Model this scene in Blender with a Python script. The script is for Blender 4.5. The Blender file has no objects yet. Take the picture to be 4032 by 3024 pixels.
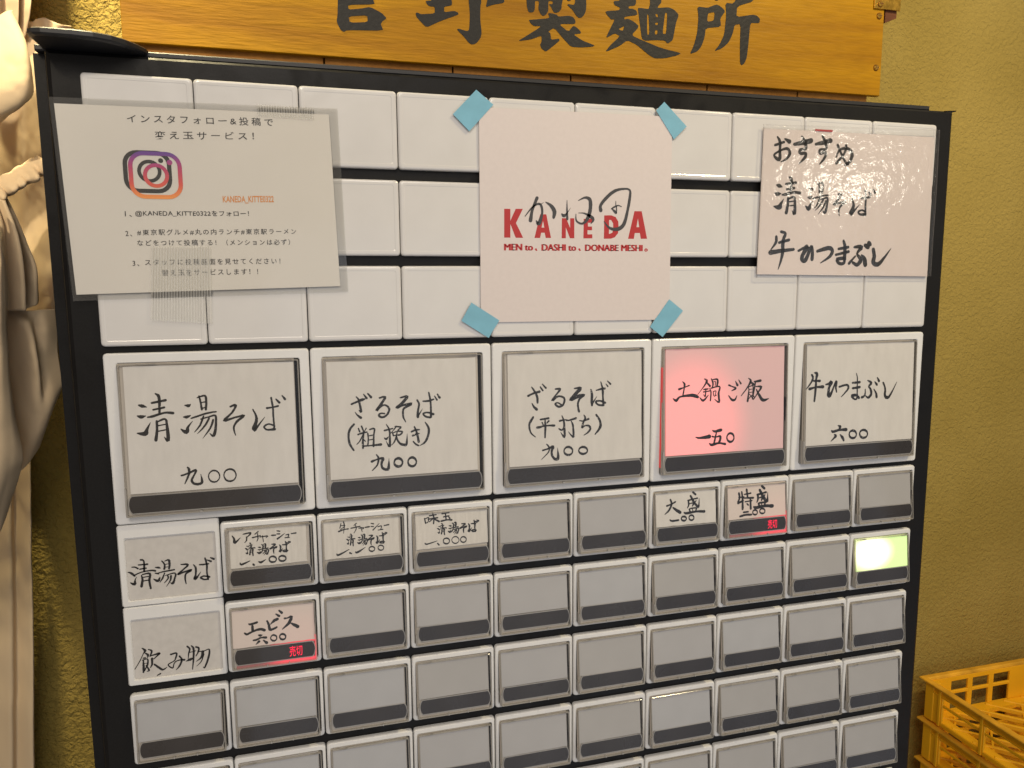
import bpy, bmesh, math, random
from mathutils import Vector, Matrix
from mathutils.geometry import tessellate_polygon
random.seed(7)
scene = bpy.context.scene
COL = scene.collection
S = 0.05                      # one button pitch = 5 cm; x right, y into the wall, z up; z = 0 at the top of the tile grid
ZUP = 1.5
def P(x, y, z): return Vector((x*S, y*S, z*S + ZUP))

# ---------------------------------------------------------------- camera
cd = bpy.data.cameras.new('camera'); cam = bpy.data.objects.new('camera', cd); COL.objects.link(cam)
cam.location = P(2.0588, -8.1187, -2.0629)
R = ((0.96549289, -0.26034219, -0.00673969), (-0.04033371, -0.12391267, -0.99147307), (0.25728713, 0.95753203, -0.13013737))
m = Matrix(((R[0][0], -R[1][0], -R[2][0]), (R[0][1], -R[1][1], -R[2][1]), (R[0][2], -R[1][2], -R[2][2])))
cam.rotation_euler = m.to_euler()
cd.sensor_width = 36; cd.lens = 36*2892.24/4032
cd.clip_start = 0.02; cd.clip_end = 50
scene.camera = cam
# ---------------------------------------------------------------- world: dim warm room light
w = bpy.data.worlds.new('World'); scene.world = w; w.use_nodes = True
w.node_tree.nodes['Background'].inputs[0].default_value = (0.95, 0.80, 0.66, 1)
w.node_tree.nodes['Background'].inputs[1].default_value = 0.20
scene.view_settings.view_transform = 'Standard'; scene.view_settings.look = 'None'
scene.view_settings.exposure = 0; scene.view_settings.gamma = 1
# ---------------------------------------------------------------- lamps of the room, plus added fill lights
def lamp(name, kind, loc, target, power, color, size=0.1, spot=60, blend=0.6, sizey=None):
    l = bpy.data.lights.new(name, kind); o = bpy.data.objects.new(name, l); COL.objects.link(o)
    o.location = P(*loc); d = P(*target) - P(*loc); o.rotation_euler = d.to_track_quat('-Z', 'Y').to_euler()
    l.energy = power; l.color = color
    if kind == 'AREA':
        l.size = size
        if sizey: l.shape = 'RECTANGLE'; l.size_y = sizey
    if kind == 'SPOT': l.spot_size = math.radians(spot); l.spot_blend = blend; l.shadow_soft_size = size
    if kind == 'POINT': l.shadow_soft_size = size
    return o
lamp('ceiling_lamp', 'AREA', (1, -22, 13), (5, 0, -4), 6.0, (1.0, 0.92, 0.84), 0.6)
lamp('curtain_spot', 'SPOT', (-8, -15, 12), (-3.0, 3.5, 0.6), 44.0, (1.0, 0.84, 0.58), 0.03, 26, 1.0)
lamp('wall_spot_left', 'SPOT', (-1.6, 1.8, 10), (-1.3, 4.9, -7), 26.0, (1.0, 0.84, 0.48), 0.01, 80, 0.9)
lamp('left_fill', 'AREA', (-5, -19, 13), (-2, 4, -4), 3.0, (1.0, 0.86, 0.66), 0.25)  # added fill, brightens the curtain and wall left of the machine
lamp('room_fill', 'AREA', (-1, -21, -9), (-1, 4, -6), 2.4, (1.0, 0.88, 0.72), 1.7)  # added broad soft fill for the wall strip beside the machine
lamp('sign_spot', 'SPOT', (16, -10, 13), (10, 4, -3), 27.0, (1.0, 0.82, 0.50), 0.04, 75, 0.9)
lamp('far_lamp', 'AREA', (29.5, -26, 3.6), (8.7, 0, -1), 1.0, (1.0, 0.92, 0.76), 0.09)
lamp('screen_light', 'AREA', (14, -26, -14), (6, 0, -5), 4.5, (0.62, 0.76, 1.0), 1.6)

# ---------------------------------------------------------------- helpers
def tag(o, label=None, cat=None, group=None, kind=None):
    if label: o['label'] = label
    if cat: o['category'] = cat
    if group: o['group'] = group
    if kind: o['kind'] = kind
    return o
def link(name, me, parent=None, loc=None, label=None):
    o = bpy.data.objects.new(name, me); COL.objects.link(o)
    if parent: o.parent = parent
    if loc is not None: o.location = loc
    if label: o['label'] = label
    return o
def empty(name, loc, label, cat, group=None):
    o = bpy.data.objects.new(name, None); COL.objects.link(o); o.location = loc
    o.empty_display_size = 0.02
    return tag(o, label, cat, group)
class MB:
    """collects vertices in pitch units (local), several material slots"""
    def __init__(s): s.v = []; s.f = []; s.m = []
    def face(s, pts, mi=0):
        i = len(s.v); s.v += [tuple(p) for p in pts]; s.f.append(tuple(range(i, i+len(pts)))); s.m.append(mi)
    def loops(s, loops, mi=0, cap0=False, cap1=False, mis=None):
        n = len(loops[0]); b = len(s.v)
        for L in loops: s.v += [tuple(p) for p in L]
        for k in range(len(loops)-1):
            for i in range(n):
                j = (i+1) % n
                s.f.append((b+k*n+i, b+k*n+j, b+(k+1)*n+j, b+(k+1)*n+i)); s.m.append(mis[k] if mis else mi)
        if cap0: s.f.append(tuple(b+i for i in reversed(range(n)))); s.m.append(mis[0] if mis else mi)
        if cap1: s.f.append(tuple(b+(len(loops)-1)*n+i for i in range(n))); s.m.append(mis[-1] if mis else mi)
    def box(s, x0, x1, y0, y1, z0, z1, mi=0, bev=0.0):
        if bev:
            b = bev
            s.loops([[(x0+b, y0, z0+b), (x1-b, y0, z0+b), (x1-b, y0, z1-b), (x0+b, y0, z1-b)],
                     [(x0, y0+b, z0), (x1, y0+b, z0), (x1, y0+b, z1), (x0, y0+b, z1)],
                     [(x0, y1-b, z0), (x1, y1-b, z0), (x1, y1-b, z1), (x0, y1-b, z1)],
                     [(x0+b, y1, z0+b), (x1-b, y1, z0+b), (x1-b, y1, z1-b), (x0+b, y1, z1-b)]], mi, True, True)
        else:
            s.loops([[(x0, y0, z0), (x1, y0, z0), (x1, y0, z1), (x0, y0, z1)], [(x0, y1, z0), (x1, y1, z0), (x1, y1, z1), (x0, y1, z1)]], mi, True, True)
    def grid(s, g, mi=0):
        n = len(g[0]); b = len(s.v)
        for r in g: s.v += [tuple(p) for p in r]
        for i in range(len(g)-1):
            for j in range(n-1):
                s.f.append((b+i*n+j, b+i*n+j+1, b+(i+1)*n+j+1, b+(i+1)*n+j)); s.m.append(mi)
    def mesh(s, name, mats, smooth=False, weld=False, recalc=True):
        me = bpy.data.meshes.new(name)
        me.from_pydata([(x*S, y*S, z*S) for x, y, z in s.v], [], s.f)
        for mt in mats: me.materials.append(mt)
        me.polygons.foreach_set('material_index', s.m)
        bm = bmesh.new(); bm.from_mesh(me)
        if weld: bmesh.ops.remove_doubles(bm, verts=bm.verts, dist=1e-6)
        if recalc: bmesh.ops.recalc_face_normals(bm, faces=bm.faces)
        bm.to_mesh(me); bm.free()
        if smooth: me.polygons.foreach_set('use_smooth', [True]*len(me.polygons))
        return me
def rrect(x0, x1, z0, z1, r, y, seg=3, yf=None):
    pts = []
    for cx, cz, a0 in ((x1-r, z1-r, 0), (x0+r, z1-r, 90), (x0+r, z0+r, 180), (x1-r, z0+r, 270)):
        for k in range(seg+1):
            a = math.radians(a0 + 90*k/seg); x = cx + r*math.cos(a); z = cz + r*math.sin(a)
            pts.append((x, (yf(z) if yf else y), z))
    return pts

# ---------------------------------------------------------------- materials
def mat(name, color, rough=0.5, metal=0.0, spec=0.5, noise=None, bump=None, coat=0.0, emis=None):
    mt = bpy.data.materials.new(name); mt.use_nodes = True; nt = mt.node_tree; b = nt.nodes['Principled BSDF']
    b.inputs['Base Color'].default_value = (*color, 1); b.inputs['Roughness'].default_value = rough
    b.inputs['Metallic'].default_value = metal; b.inputs['Specular IOR Level'].default_value = spec
    b.inputs['Coat Weight'].default_value = coat; b.inputs['Coat Roughness'].default_value = 0.05
    tc = nt.nodes.new('ShaderNodeTexCoord')
    if noise:                                   # (scale, amount, stretch)
        sc, am, st = noise
        mp = nt.nodes.new('ShaderNodeMapping'); mp.inputs['Scale'].default_value = st
        nt.links.new(tc.outputs['Object'], mp.inputs[0])
        n = nt.nodes.new('ShaderNodeTexNoise'); n.inputs['Scale'].default_value = sc; n.inputs['Detail'].default_value = 6
        nt.links.new(mp.outputs[0], n.inputs['Vector'])
        r = nt.nodes.new('ShaderNodeMapRange'); r.inputs['From Min'].default_value = 0.3; r.inputs['From Max'].default_value = 0.7
        r.inputs['To Min'].default_value = 1-am; r.inputs['To Max'].default_value = 1+am
        nt.links.new(n.outputs['Fac'], r.inputs['Value'])
        mx = nt.nodes.new('ShaderNodeVectorMath'); mx.operation = 'SCALE'; mx.inputs[0].default_value = color
        nt.links.new(r.outputs[0], mx.inputs['Scale']); nt.links.new(mx.outputs[0], b.inputs['Base Color'])
    if bump:                                    # (scale, strength, distance)
        n2 = nt.nodes.new('ShaderNodeTexNoise'); n2.inputs['Scale'].default_value = bump[0]; n2.inputs['Detail'].default_value = 5
        nt.links.new(tc.outputs['Object'], n2.inputs['Vector'])
        bp = nt.nodes.new('ShaderNodeBump'); bp.inputs['Strength'].default_value = bump[1]; bp.inputs['Distance'].default_value = bump[2]
        nt.links.new(n2.outputs['Fac'], bp.inputs['Height']); nt.links.new(bp.outputs[0], b.inputs['Normal'])
    if emis: b.inputs['Emission Color'].default_value = (*emis[0], 1); b.inputs['Emission Strength'].default_value = emis[1]
    return mt
def film(name, tint=(1, 1, 1), rough=0.03, haze=0.0, bump=None, hazecol=(0.8, 0.8, 0.8)):
    mt = bpy.data.materials.new(name); mt.use_nodes = True; nt = mt.node_tree; nt.nodes.clear()
    out = nt.nodes.new('ShaderNodeOutputMaterial'); tr = nt.nodes.new('ShaderNodeBsdfTransparent'); tr.inputs[0].default_value = (*tint, 1)
    gl = nt.nodes.new('ShaderNodeBsdfGlossy'); gl.inputs['Roughness'].default_value = rough
    lw = nt.nodes.new('ShaderNodeLayerWeight'); lw.inputs['Blend'].default_value = 0.5
    pw = nt.nodes.new('ShaderNodeMath'); pw.operation = 'POWER'; pw.inputs[1].default_value = 4.0; nt.links.new(lw.outputs['Facing'], pw.inputs[0])
    fr = nt.nodes.new('ShaderNodeMath'); fr.operation = 'MULTIPLY_ADD'; fr.inputs[1].default_value = 0.9; fr.inputs[2].default_value = 0.022; nt.links.new(pw.outputs[0], fr.inputs[0])
    df = nt.nodes.new('ShaderNodeBsdfDiffuse'); df.inputs[0].default_value = (*hazecol, 1)
    m1 = nt.nodes.new('ShaderNodeMixShader'); m1.inputs[0].default_value = haze
    nt.links.new(tr.outputs[0], m1.inputs[1]); nt.links.new(df.outputs[0], m1.inputs[2])
    m2 = nt.nodes.new('ShaderNodeMixShader')
    nt.links.new(fr.outputs[0], m2.inputs[0]); nt.links.new(m1.outputs[0], m2.inputs[1]); nt.links.new(gl.outputs[0], m2.inputs[2])
    nt.links.new(m2.outputs[0], out.inputs[0])
    if bump:
        tc = nt.nodes.new('ShaderNodeTexCoord'); bp = nt.nodes.new('ShaderNodeBump'); bp.inputs['Strength'].default_value = bump[1]; bp.inputs['Distance'].default_value = bump[2]
        n = nt.nodes.new('ShaderNodeTexNoise'); n.inputs['Scale'].default_value = bump[0]; n.inputs['Detail'].default_value = 3
        nt.links.new(tc.outputs['Object'], n.inputs['Vector']); nt.links.new(n.outputs['Fac'], bp.inputs['Height'])
        nt.links.new(bp.outputs[0], gl.inputs['Normal']); nt.links.new(bp.outputs[0], lw.inputs['Normal'])
    return mt
def glow(name, base, center, radius, c_in, s_in, c_out, s_out, squash=(1, 1, 1)):
    """backlit sheet: lamp behind it is brightest at center (object space, metres)"""
    mt = mat(name, base, 0.6); nt = mt.node_tree; b = nt.nodes['Principled BSDF']
    tc = nt.nodes.new('ShaderNodeTexCoord'); mp = nt.nodes.new('ShaderNodeMapping'); mp.vector_type = 'POINT'
    mp.inputs['Location'].default_value = [-c*S*q/(radius*S) for c, q in zip(center, squash)]
    mp.inputs['Scale'].default_value = [q/(radius*S) for q in squash]
    nt.links.new(tc.outputs['Object'], mp.inputs[0])
    ln = nt.nodes.new('ShaderNodeVectorMath'); ln.operation = 'LENGTH'; nt.links.new(mp.outputs[0], ln.inputs[0])
    r = nt.nodes.new('ShaderNodeMapRange'); r.interpolation_type = 'SMOOTHSTEP'; r.inputs['From Min'].default_value = 0.45; r.inputs['From Max'].default_value = 1.3
    nt.links.new(ln.outputs['Value'], r.inputs['Value'])
    mx = nt.nodes.new('ShaderNodeMix'); mx.data_type = 'RGBA'
    mx.inputs[6].default_value = (*[c*s_in for c in c_in], 1); mx.inputs[7].default_value = (*[c*s_out for c in c_out], 1)
    nt.links.new(r.outputs[0], mx.inputs[0]); nt.links.new(mx.outputs[2], b.inputs['Emission Color']); b.inputs['Emission Strength'].default_value = 1
    return mt
def ink_mat(name, color, holes):
    mt = bpy.data.materials.new(name); mt.use_nodes = True; nt = mt.node_tree; b = nt.nodes['Principled BSDF']
    b.inputs['Base Color'].default_value = (*color, 1); b.inputs['Roughness'].default_value = 0.45
    if holes:
        tc = nt.nodes.new('ShaderNodeTexCoord'); n = nt.nodes.new('ShaderNodeTexNoise'); n.inputs['Scale'].default_value = 1100; n.inputs['Detail'].default_value = 3
        nt.links.new(tc.outputs['Object'], n.inputs['Vector'])
        r = nt.nodes.new('ShaderNodeMapRange'); r.inputs['From Min'].default_value = holes; r.inputs['From Max'].default_value = holes+0.08
        r.inputs['To Min'].default_value = 1; r.inputs['To Max'].default_value = 0.25
        nt.links.new(n.outputs['Fac'], r.inputs['Value']); nt.links.new(r.outputs[0], b.inputs['Alpha'])
    return mt
M = {}
M['white'] = mat('white_plastic', (0.66, 0.66, 0.655), 0.22, spec=0.5, noise=(60, 0.03, (1, 1, 1)))
M['tile'] = mat('tile_plastic', (0.60, 0.59, 0.58), 0.12, noise=(40, 0.03, (1, 1, 1)), coat=0.3)
M['well'] = mat('grey_well', (0.46, 0.42, 0.37), 0.5)
M['black'] = mat('black_panel', (0.0055, 0.0052, 0.0052), 0.5, spec=0.22, noise=(900, 0.25, (1, 1, 1)), bump=(900, 0.08, 0.0005))
M['cap'] = mat('glossy_black_cap', (0.012, 0.012, 0.014), 0.45)
M['paper'] = mat('card_paper', (0.61, 0.59, 0.565), 0.8, noise=(220, 0.04, (1, 1, 0.3)))
M['paper_old'] = mat('ribbed_card_paper', (0.59, 0.565, 0.53), 0.8, noise=(700, 0.06, (1, 1, 0.05)))
M['catpaper'] = mat('category_paper', (0.50, 0.48, 0.455), 0.8, noise=(300, 0.05, (1, 1, 1)))
M['grey'] = mat('blank_diffuser', (0.39, 0.385, 0.39), 0.5, noise=(25, 0.06, (1, 1, 1)))
M['bar'] = mat('smoked_indicator_window', (0.030, 0.026, 0.026), 0.28, spec=0.3, noise=(30, 0.2, (1, 1, 1)))
M['lip'] = mat('clear_lip', (0.30, 0.29, 0.28), 0.15)
M['cover'] = film('clear_cover', (0.96, 0.96, 0.955), 0.06, 0.006)
M['edge'] = film('clear_cover_edge', (0.80, 0.78, 0.74), 0.1, 0.45, hazecol=(0.44, 0.42, 0.39))
M['ink'] = ink_mat('brush_ink', (0.008, 0.007, 0.007), 0.66)
M['inkdry'] = ink_mat('dry_brush_ink', (0.010, 0.009, 0.009), 0.62)
M['print'] = mat('printed_black', (0.012, 0.011, 0.011), 0.5)
M['logored'] = mat('printed_red', (0.40, 0.022, 0.025), 0.5)
M['orange'] = mat('printed_orange', (0.62, 0.24, 0.05), 0.5)
M['brass'] = mat('brass', (0.75, 0.46, 0.08), 0.28, metal=1.0, noise=(200, 0.3, (1, 1, 1)), bump=(400, 0.3, 0.0005))
M['bluetape'] = mat('blue_masking_tape', (0.20, 0.46, 0.60), 0.7, noise=(90, 0.08, (1, 1, 1)), bump=(500, 0.2, 0.0003))
M['red'] = mat('red_glow', (0.3, 0.02, 0.03), 0.5, emis=((1.0, 0.005, 0.06), 1.5))
INK={
 'A':'311,-3221,27 343,-3230,59 383,-3243,16|292,-3329,21 324,-3341,64 369,-3333,16|282,-3506,21 352,-3516,81 374,-3471,49 410,-3403,8|471,-3109,22 502,-3138,54 504,-3223,43 499,-3315,38|434,-3203,38 564,-3181,43|443,-3274,32 547,-3254,38|387,-3348,27 439,-3340,43 544,-3310,38 626,-3317,49|469,-3392,38 468,-3477,43 451,-3587,54|468,-3403,27 547,-3374,38 563,-3439,44 565,-3597,55 531,-3559,11|472,-3441,22 551,-3429,22|469,-3498,22 554,-3485,22|744,-3242,22 776,-3248,55 797,-3234,16|724,-3362,22 757,-3364,55 791,-3349,16|694,-3487,22 742,-3521,72 765,-3465,39 808,-3410,8|884,-3155,33 897,-3228,33 903,-3293,39|866,-3169,22 940,-3151,39 950,-3216,39 942,-3295,39|901,-3221,22 944,-3216,22|903,-3283,22 943,-3273,22|796,-3380,22 856,-3362,33 964,-3332,33 1039,-3324,28|916,-3365,28 878,-3457,33 821,-3526,11|888,-3393,22 962,-3375,28 1030,-3364,39 1032,-3451,39 1006,-3573,50 967,-3546,11|968,-3390,33 917,-3473,33 847,-3544,8|1008,-3406,33 976,-3491,33 898,-3595,8|1182,-3277,34 1237,-3266,45 1193,-3343,34 1115,-3419,50 1217,-3395,34 1311,-3378,45 1236,-3440,39 1205,-3504,34 1219,-3581,17|1403,-3317,23 1436,-3414,45 1403,-3530,74 1439,-3502,40 1519,-3404,9|1544,-3310,40 1600,-3305,29 1656,-3293,40|1591,-3202,34 1604,-3305,34 1605,-3423,34 1609,-3512,34 1596,-3544,34|1612,-3505,34 1557,-3480,29 1508,-3506,34 1534,-3540,34 1611,-3539,52|1639,-3219,23 1672,-3257,46|1703,-3185,23 1730,-3223,46|733,-3888,22 748,-3911,44 742,-3969,39 700,-4060,17|672,-3971,33 733,-3954,33 814,-3923,39 795,-3973,33 768,-4029,39 793,-4067,45 840,-4071,45 867,-4051,45 858,-3970,8|958,-3950,25 980,-3940,30 1004,-3943,31 1025,-3958,28 1038,-3981,23 1041,-4008,19 1033,-4034,20 1016,-4053,25 994,-4062,30 970,-4059,31 949,-4045,28 936,-4022,22 933,-3995,19 941,-3969,20 958,-3950,25|1110,-3946,28 1135,-3937,34 1162,-3940,35 1185,-3955,31 1199,-3980,25 1203,-4008,21 1194,-4036,23 1176,-4056,28 1151,-4065,34 1124,-4062,35 1101,-4047,31 1087,-4022,25 1084,-3994,21 1092,-3967,23 1110,-3946,28',
 'B':'2474,-3232,17 2499,-3266,31 2509,-3321,33 2521,-3401,36 2498,-3381,12|2421,-3311,29 2474,-3290,31 2534,-3268,41 2564,-3260,24|2456,-3401,10 2481,-3435,26 2515,-3464,41|2554,-3208,17 2585,-3252,36|2599,-3204,24 2633,-3245,36|2725,-3256,29 2785,-3249,36 2747,-3315,41 2685,-3397,43 2734,-3350,34 2783,-3338,27 2824,-3373,32 2816,-3422,32 2778,-3463,32 2736,-3470,36 2710,-3447,31 2731,-3427,24 2773,-3432,24|2954,-3263,24 3028,-3254,42 2971,-3325,44 2908,-3374,44 2976,-3350,32 3074,-3336,42 3012,-3370,37 2980,-3399,32 2978,-3479,29 3004,-3539,12|3137,-3299,27 3157,-3346,32 3142,-3420,32 3140,-3488,42|3144,-3476,30 3195,-3398,5|3204,-3314,25 3260,-3314,30 3322,-3298,25|3269,-3221,25 3285,-3309,32 3288,-3396,30 3286,-3495,37|3315,-3466,37 3256,-3444,27 3200,-3454,27 3230,-3489,30 3279,-3501,32|3333,-3261,15 3359,-3306,30|3367,-3244,25 3391,-3283,37|2439,-3533,31 2396,-3582,33 2376,-3654,33 2387,-3746,34 2426,-3819,26|2485,-3581,22 2498,-3619,24|2518,-3556,24 2539,-3627,24 2527,-3724,31 2527,-3801,29|2568,-3583,19 2546,-3621,12|2479,-3648,26 2533,-3633,26 2575,-3626,22|2533,-3651,19 2494,-3722,19 2461,-3757,12|2531,-3700,19 2554,-3726,19|2584,-3642,24 2587,-3703,22 2579,-3776,22|2606,-3600,22 2657,-3594,27 2648,-3670,24 2641,-3786,32|2591,-3670,17 2640,-3663,17|2590,-3716,17 2638,-3709,17|2531,-3779,24 2612,-3778,22 2723,-3773,39|2788,-3552,12 2816,-3606,29 2823,-3680,27 2816,-3803,34 2781,-3740,7|2767,-3619,29 2810,-3612,24 2858,-3602,20|2761,-3701,12 2782,-3715,34 2807,-3692,12|2883,-3582,17 2947,-3592,29 2913,-3624,17|2896,-3580,22 2870,-3615,17 2832,-3656,10|2851,-3645,20 2862,-3683,22|2857,-3652,17 2906,-3636,20 2961,-3645,29 2941,-3675,25 2917,-3683,17|2868,-3683,17 2929,-3674,17|2906,-3636,17 2885,-3721,25 2853,-3775,17 2810,-3800,6|2896,-3679,22 2903,-3728,27 2932,-3774,34 2974,-3792,42 3005,-3784,37 3015,-3667,4|3062,-3651,25 3102,-3635,30 3152,-3631,22|3076,-3695,32 3119,-3679,27 3150,-3675,15|3097,-3597,25 3120,-3654,30 3141,-3768,37|3080,-3761,20 3104,-3790,27 3137,-3811,25|3219,-3551,15 3251,-3606,35 3256,-3675,37 3216,-3772,32 3152,-3812,10|2668,-3883,17 2691,-3925,32 2676,-3998,27 2620,-4056,17|2617,-3957,39 2678,-3936,24 2739,-3928,42 2725,-3971,37 2724,-4020,34 2753,-4053,42 2796,-4044,47 2805,-3933,4|2881,-3947,34 2900,-3940,41 2921,-3942,43 2938,-3953,38 2950,-3971,31 2953,-3991,26 2947,-4011,28 2933,-4026,35 2914,-4033,41 2894,-4030,43 2876,-4019,38 2865,-4002,31 2862,-3981,26 2868,-3961,28 2881,-3947,35|3035,-3948,32 3054,-3941,39 3074,-3943,40 3092,-3955,36 3104,-3974,29 3107,-3996,24 3101,-4017,26 3087,-4033,32 3067,-4040,39 3047,-4038,40 3029,-4026,36 3018,-4007,29 3015,-3985,24 3021,-3964,26 3035,-3948,32',
 'C':'4470,-3209,18 4505,-3261,36 4536,-3331,38 4538,-3394,33|4426,-3310,36 4491,-3282,31 4563,-3266,43|4470,-3397,13 4495,-3442,36 4527,-3472,46|4574,-3211,20 4603,-3253,31|4600,-3180,20 4642,-3226,33|4760,-3244,26 4817,-3246,41 4780,-3298,28 4719,-3377,46 4786,-3333,31 4845,-3339,34 4871,-3372,36 4851,-3434,34 4797,-3454,34 4755,-3420,31 4785,-3406,23 4831,-3433,26|4996,-3247,23 5070,-3247,52 5019,-3302,57 4945,-3381,52 5032,-3344,58 5120,-3329,37 5059,-3374,34 5038,-3430,34 5041,-3481,34 5050,-3523,37|5202,-3269,24 5215,-3317,40 5211,-3394,45 5214,-3458,34|5217,-3439,34 5276,-3355,7|5270,-3281,18 5331,-3268,34 5379,-3263,37|5328,-3181,16 5352,-3272,37 5354,-3368,32 5360,-3462,40|5381,-3434,40 5316,-3408,29 5262,-3415,32 5289,-3452,32 5350,-3464,35|5393,-3209,13 5417,-3239,27|5414,-3175,16 5451,-3212,35|4483,-3561,33 4447,-3615,41 4433,-3665,33 4451,-3742,26 4506,-3795,15|4571,-3594,28 4670,-3583,36|4590,-3629,21 4603,-3655,23|4673,-3615,31 4649,-3639,21|4530,-3686,39 4557,-3684,39 4629,-3670,28 4741,-3673,36|4627,-3600,21 4629,-3682,36 4624,-3809,26|4836,-3563,18 4858,-3625,31 4864,-3727,39 4862,-3817,37 4817,-3756,7|4808,-3622,34 4875,-3613,23 4922,-3622,18|4797,-3714,23 4834,-3732,29 4868,-3683,8|4888,-3623,16 4922,-3622,24 5009,-3601,39|4948,-3630,13 4968,-3669,31 4977,-3766,34 4973,-3823,34 4913,-3756,8|5111,-3568,16 5127,-3607,34 5103,-3657,32 5086,-3717,34 5123,-3697,24 5171,-3700,34 5191,-3733,34 5163,-3776,29 5108,-3809,13|5056,-3632,18 5103,-3638,24 5171,-3616,34|5267,-3573,32 5314,-3649,37 5314,-3727,48 5251,-3807,19|4642,-3889,18 4671,-3926,29 4664,-3983,21 4577,-4066,10|4595,-3959,31 4665,-3942,29 4721,-3923,47 4704,-3973,39 4707,-4024,36 4742,-4071,44 4783,-4061,50 4774,-3939,4|4880,-3945,31 4902,-3938,38 4925,-3941,39 4946,-3952,35 4960,-3970,28 4964,-3992,24 4958,-4012,25 4942,-4027,32 4920,-4034,38 4896,-4032,39 4875,-4020,35 4861,-4002,28 4857,-3981,24 4864,-3960,25 4880,-3945,32|5065,-3956,32 5087,-3950,38 5111,-3952,40 5132,-3962,35 5146,-3978,28 5151,-3997,24 5144,-4015,26 5128,-4028,32 5106,-4033,38 5081,-4031,39 5060,-4021,35 5046,-4005,28 5042,-3986,24 5049,-3969,26 5065,-3956,32',
 'D':'6401,-3222,13 6428,-3251,47 6425,-3307,34 6408,-3394,31|6356,-3314,52 6425,-3295,26 6493,-3273,31|6274,-3425,18 6319,-3452,65 6363,-3411,39 6466,-3397,53 6556,-3401,79 6612,-3422,58|6701,-3200,19 6736,-3226,53 6694,-3294,26 6611,-3390,13|6729,-3238,27 6778,-3291,53|6695,-3331,32 6751,-3327,32|6688,-3362,27 6772,-3353,27|6723,-3320,21 6716,-3414,35|6639,-3429,19 6688,-3469,53 6758,-3403,16|6688,-3394,13 6709,-3420,27|6795,-3200,19 6820,-3255,40 6813,-3311,27|6806,-3216,19 6883,-3213,45 6877,-3295,40|6827,-3242,13 6855,-3240,21 6852,-3287,21|6771,-3322,19 6793,-3367,32 6786,-3474,32|6793,-3320,32 6912,-3303,32 6899,-3391,45 6906,-3499,46 6843,-3458,11|6828,-3362,21 6863,-3357,21 6853,-3407,19|6824,-3362,21 6835,-3419,21 6870,-3408,19|7043,-3292,40 7097,-3313,27 7140,-3334,49 7083,-3364,19|7040,-3422,19 7084,-3475,49 7127,-3480,46 7158,-3427,14|7135,-3245,16 7164,-3297,54|7181,-3231,19 7211,-3277,46|7318,-3214,16 7354,-3250,54 7305,-3332,33 7219,-3433,19|7347,-3257,33 7391,-3297,60|7319,-3326,22 7327,-3377,27 7310,-3505,46|7326,-3326,19 7384,-3316,27 7385,-3412,33|7334,-3358,16 7377,-3354,16|7334,-3397,16 7378,-3392,16|7321,-3480,19 7378,-3431,27 7408,-3464,22|7335,-3416,19 7393,-3483,27|7405,-3262,33 7492,-3253,60|7420,-3266,33 7406,-3349,36 7379,-3482,25|7428,-3324,22 7504,-3333,55 7458,-3402,33 7393,-3489,19|7435,-3363,27 7473,-3429,55 7532,-3502,69 7613,-3486,19|6586,-3922,21 6642,-3935,48 6775,-3924,88|6817,-3847,21 6852,-3865,54 6937,-3851,67|6874,-3872,32 6860,-3929,40 6839,-4017,46|6817,-3927,40 6867,-3936,27 6931,-3933,54 6910,-4015,54|6776,-4013,27 6811,-4032,62 6910,-4015,41 6996,-4033,54|7040,-3909,41 7061,-3900,49 7083,-3903,51 7103,-3915,45 7116,-3936,36 7120,-3960,31 7115,-3983,33 7100,-4000,41 7080,-4009,49 7057,-4006,51 7038,-3994,45 7024,-3973,36 7020,-3949,31 7026,-3926,33 7040,-3909,41',
 'E':'8288,-3182,27 8325,-3196,55 8312,-3282,41 8310,-3377,47 8292,-3552,36|8248,-3209,41 8267,-3248,41 8235,-3311,33 8171,-3387,19|8264,-3286,27 8368,-3290,50|8218,-3389,55 8310,-3371,36 8418,-3369,61|8462,-3342,28 8503,-3334,42 8547,-3313,69 8511,-3386,47 8506,-3482,64 8529,-3489,56 8565,-3420,42 8607,-3319,28 8622,-3313,50 8616,-3384,42 8629,-3448,22|8669,-3379,36 8774,-3358,39 8809,-3385,42 8791,-3430,34 8702,-3513,17|8872,-3336,34 8983,-3331,48|8878,-3407,42 8985,-3396,48|8930,-3212,14 8947,-3281,25 8947,-3404,25 8949,-3495,28|8949,-3501,42 8869,-3504,56 8901,-3548,37 8939,-3553,34 8954,-3521,42 8977,-3538,51|9109,-3313,20 9168,-3348,48 9127,-3392,28 9159,-3432,43 9169,-3498,48 9124,-3542,43 9085,-3520,23|9074,-3429,20 9069,-3507,34 9023,-3534,48|9210,-3434,20 9246,-3488,40 9256,-3541,49|9222,-3334,20 9255,-3374,49|9259,-3280,20 9288,-3327,49|9355,-3352,34 9389,-3429,40 9388,-3521,49 9420,-3552,63 9467,-3531,43 9575,-3351,9|8663,-3890,20 8697,-3911,56 8668,-3949,14|8566,-3956,34 8593,-3967,50 8683,-3950,42 8789,-3952,62|8605,-4007,20 8632,-4025,51 8602,-4055,36 8558,-4092,14|8696,-4012,20 8731,-4050,51 8755,-4094,37|8861,-3977,37 8883,-3970,44 8908,-3972,46 8930,-3984,41 8945,-4003,33 8950,-4026,28 8944,-4048,30 8928,-4064,37 8906,-4071,44 8881,-4069,46 8859,-4057,41 8844,-4038,33 8839,-4015,28 8845,-3993,30 8861,-3977,37|9026,-3979,37 9052,-3971,44 9079,-3974,46 9104,-3986,41 9121,-4006,33 9126,-4030,28 9120,-4052,30 9102,-4069,37 9077,-4076,45 9049,-4074,46 9025,-4061,41 9008,-4041,33 9002,-4018,28 9009,-3996,30 9026,-3979,37',
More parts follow.
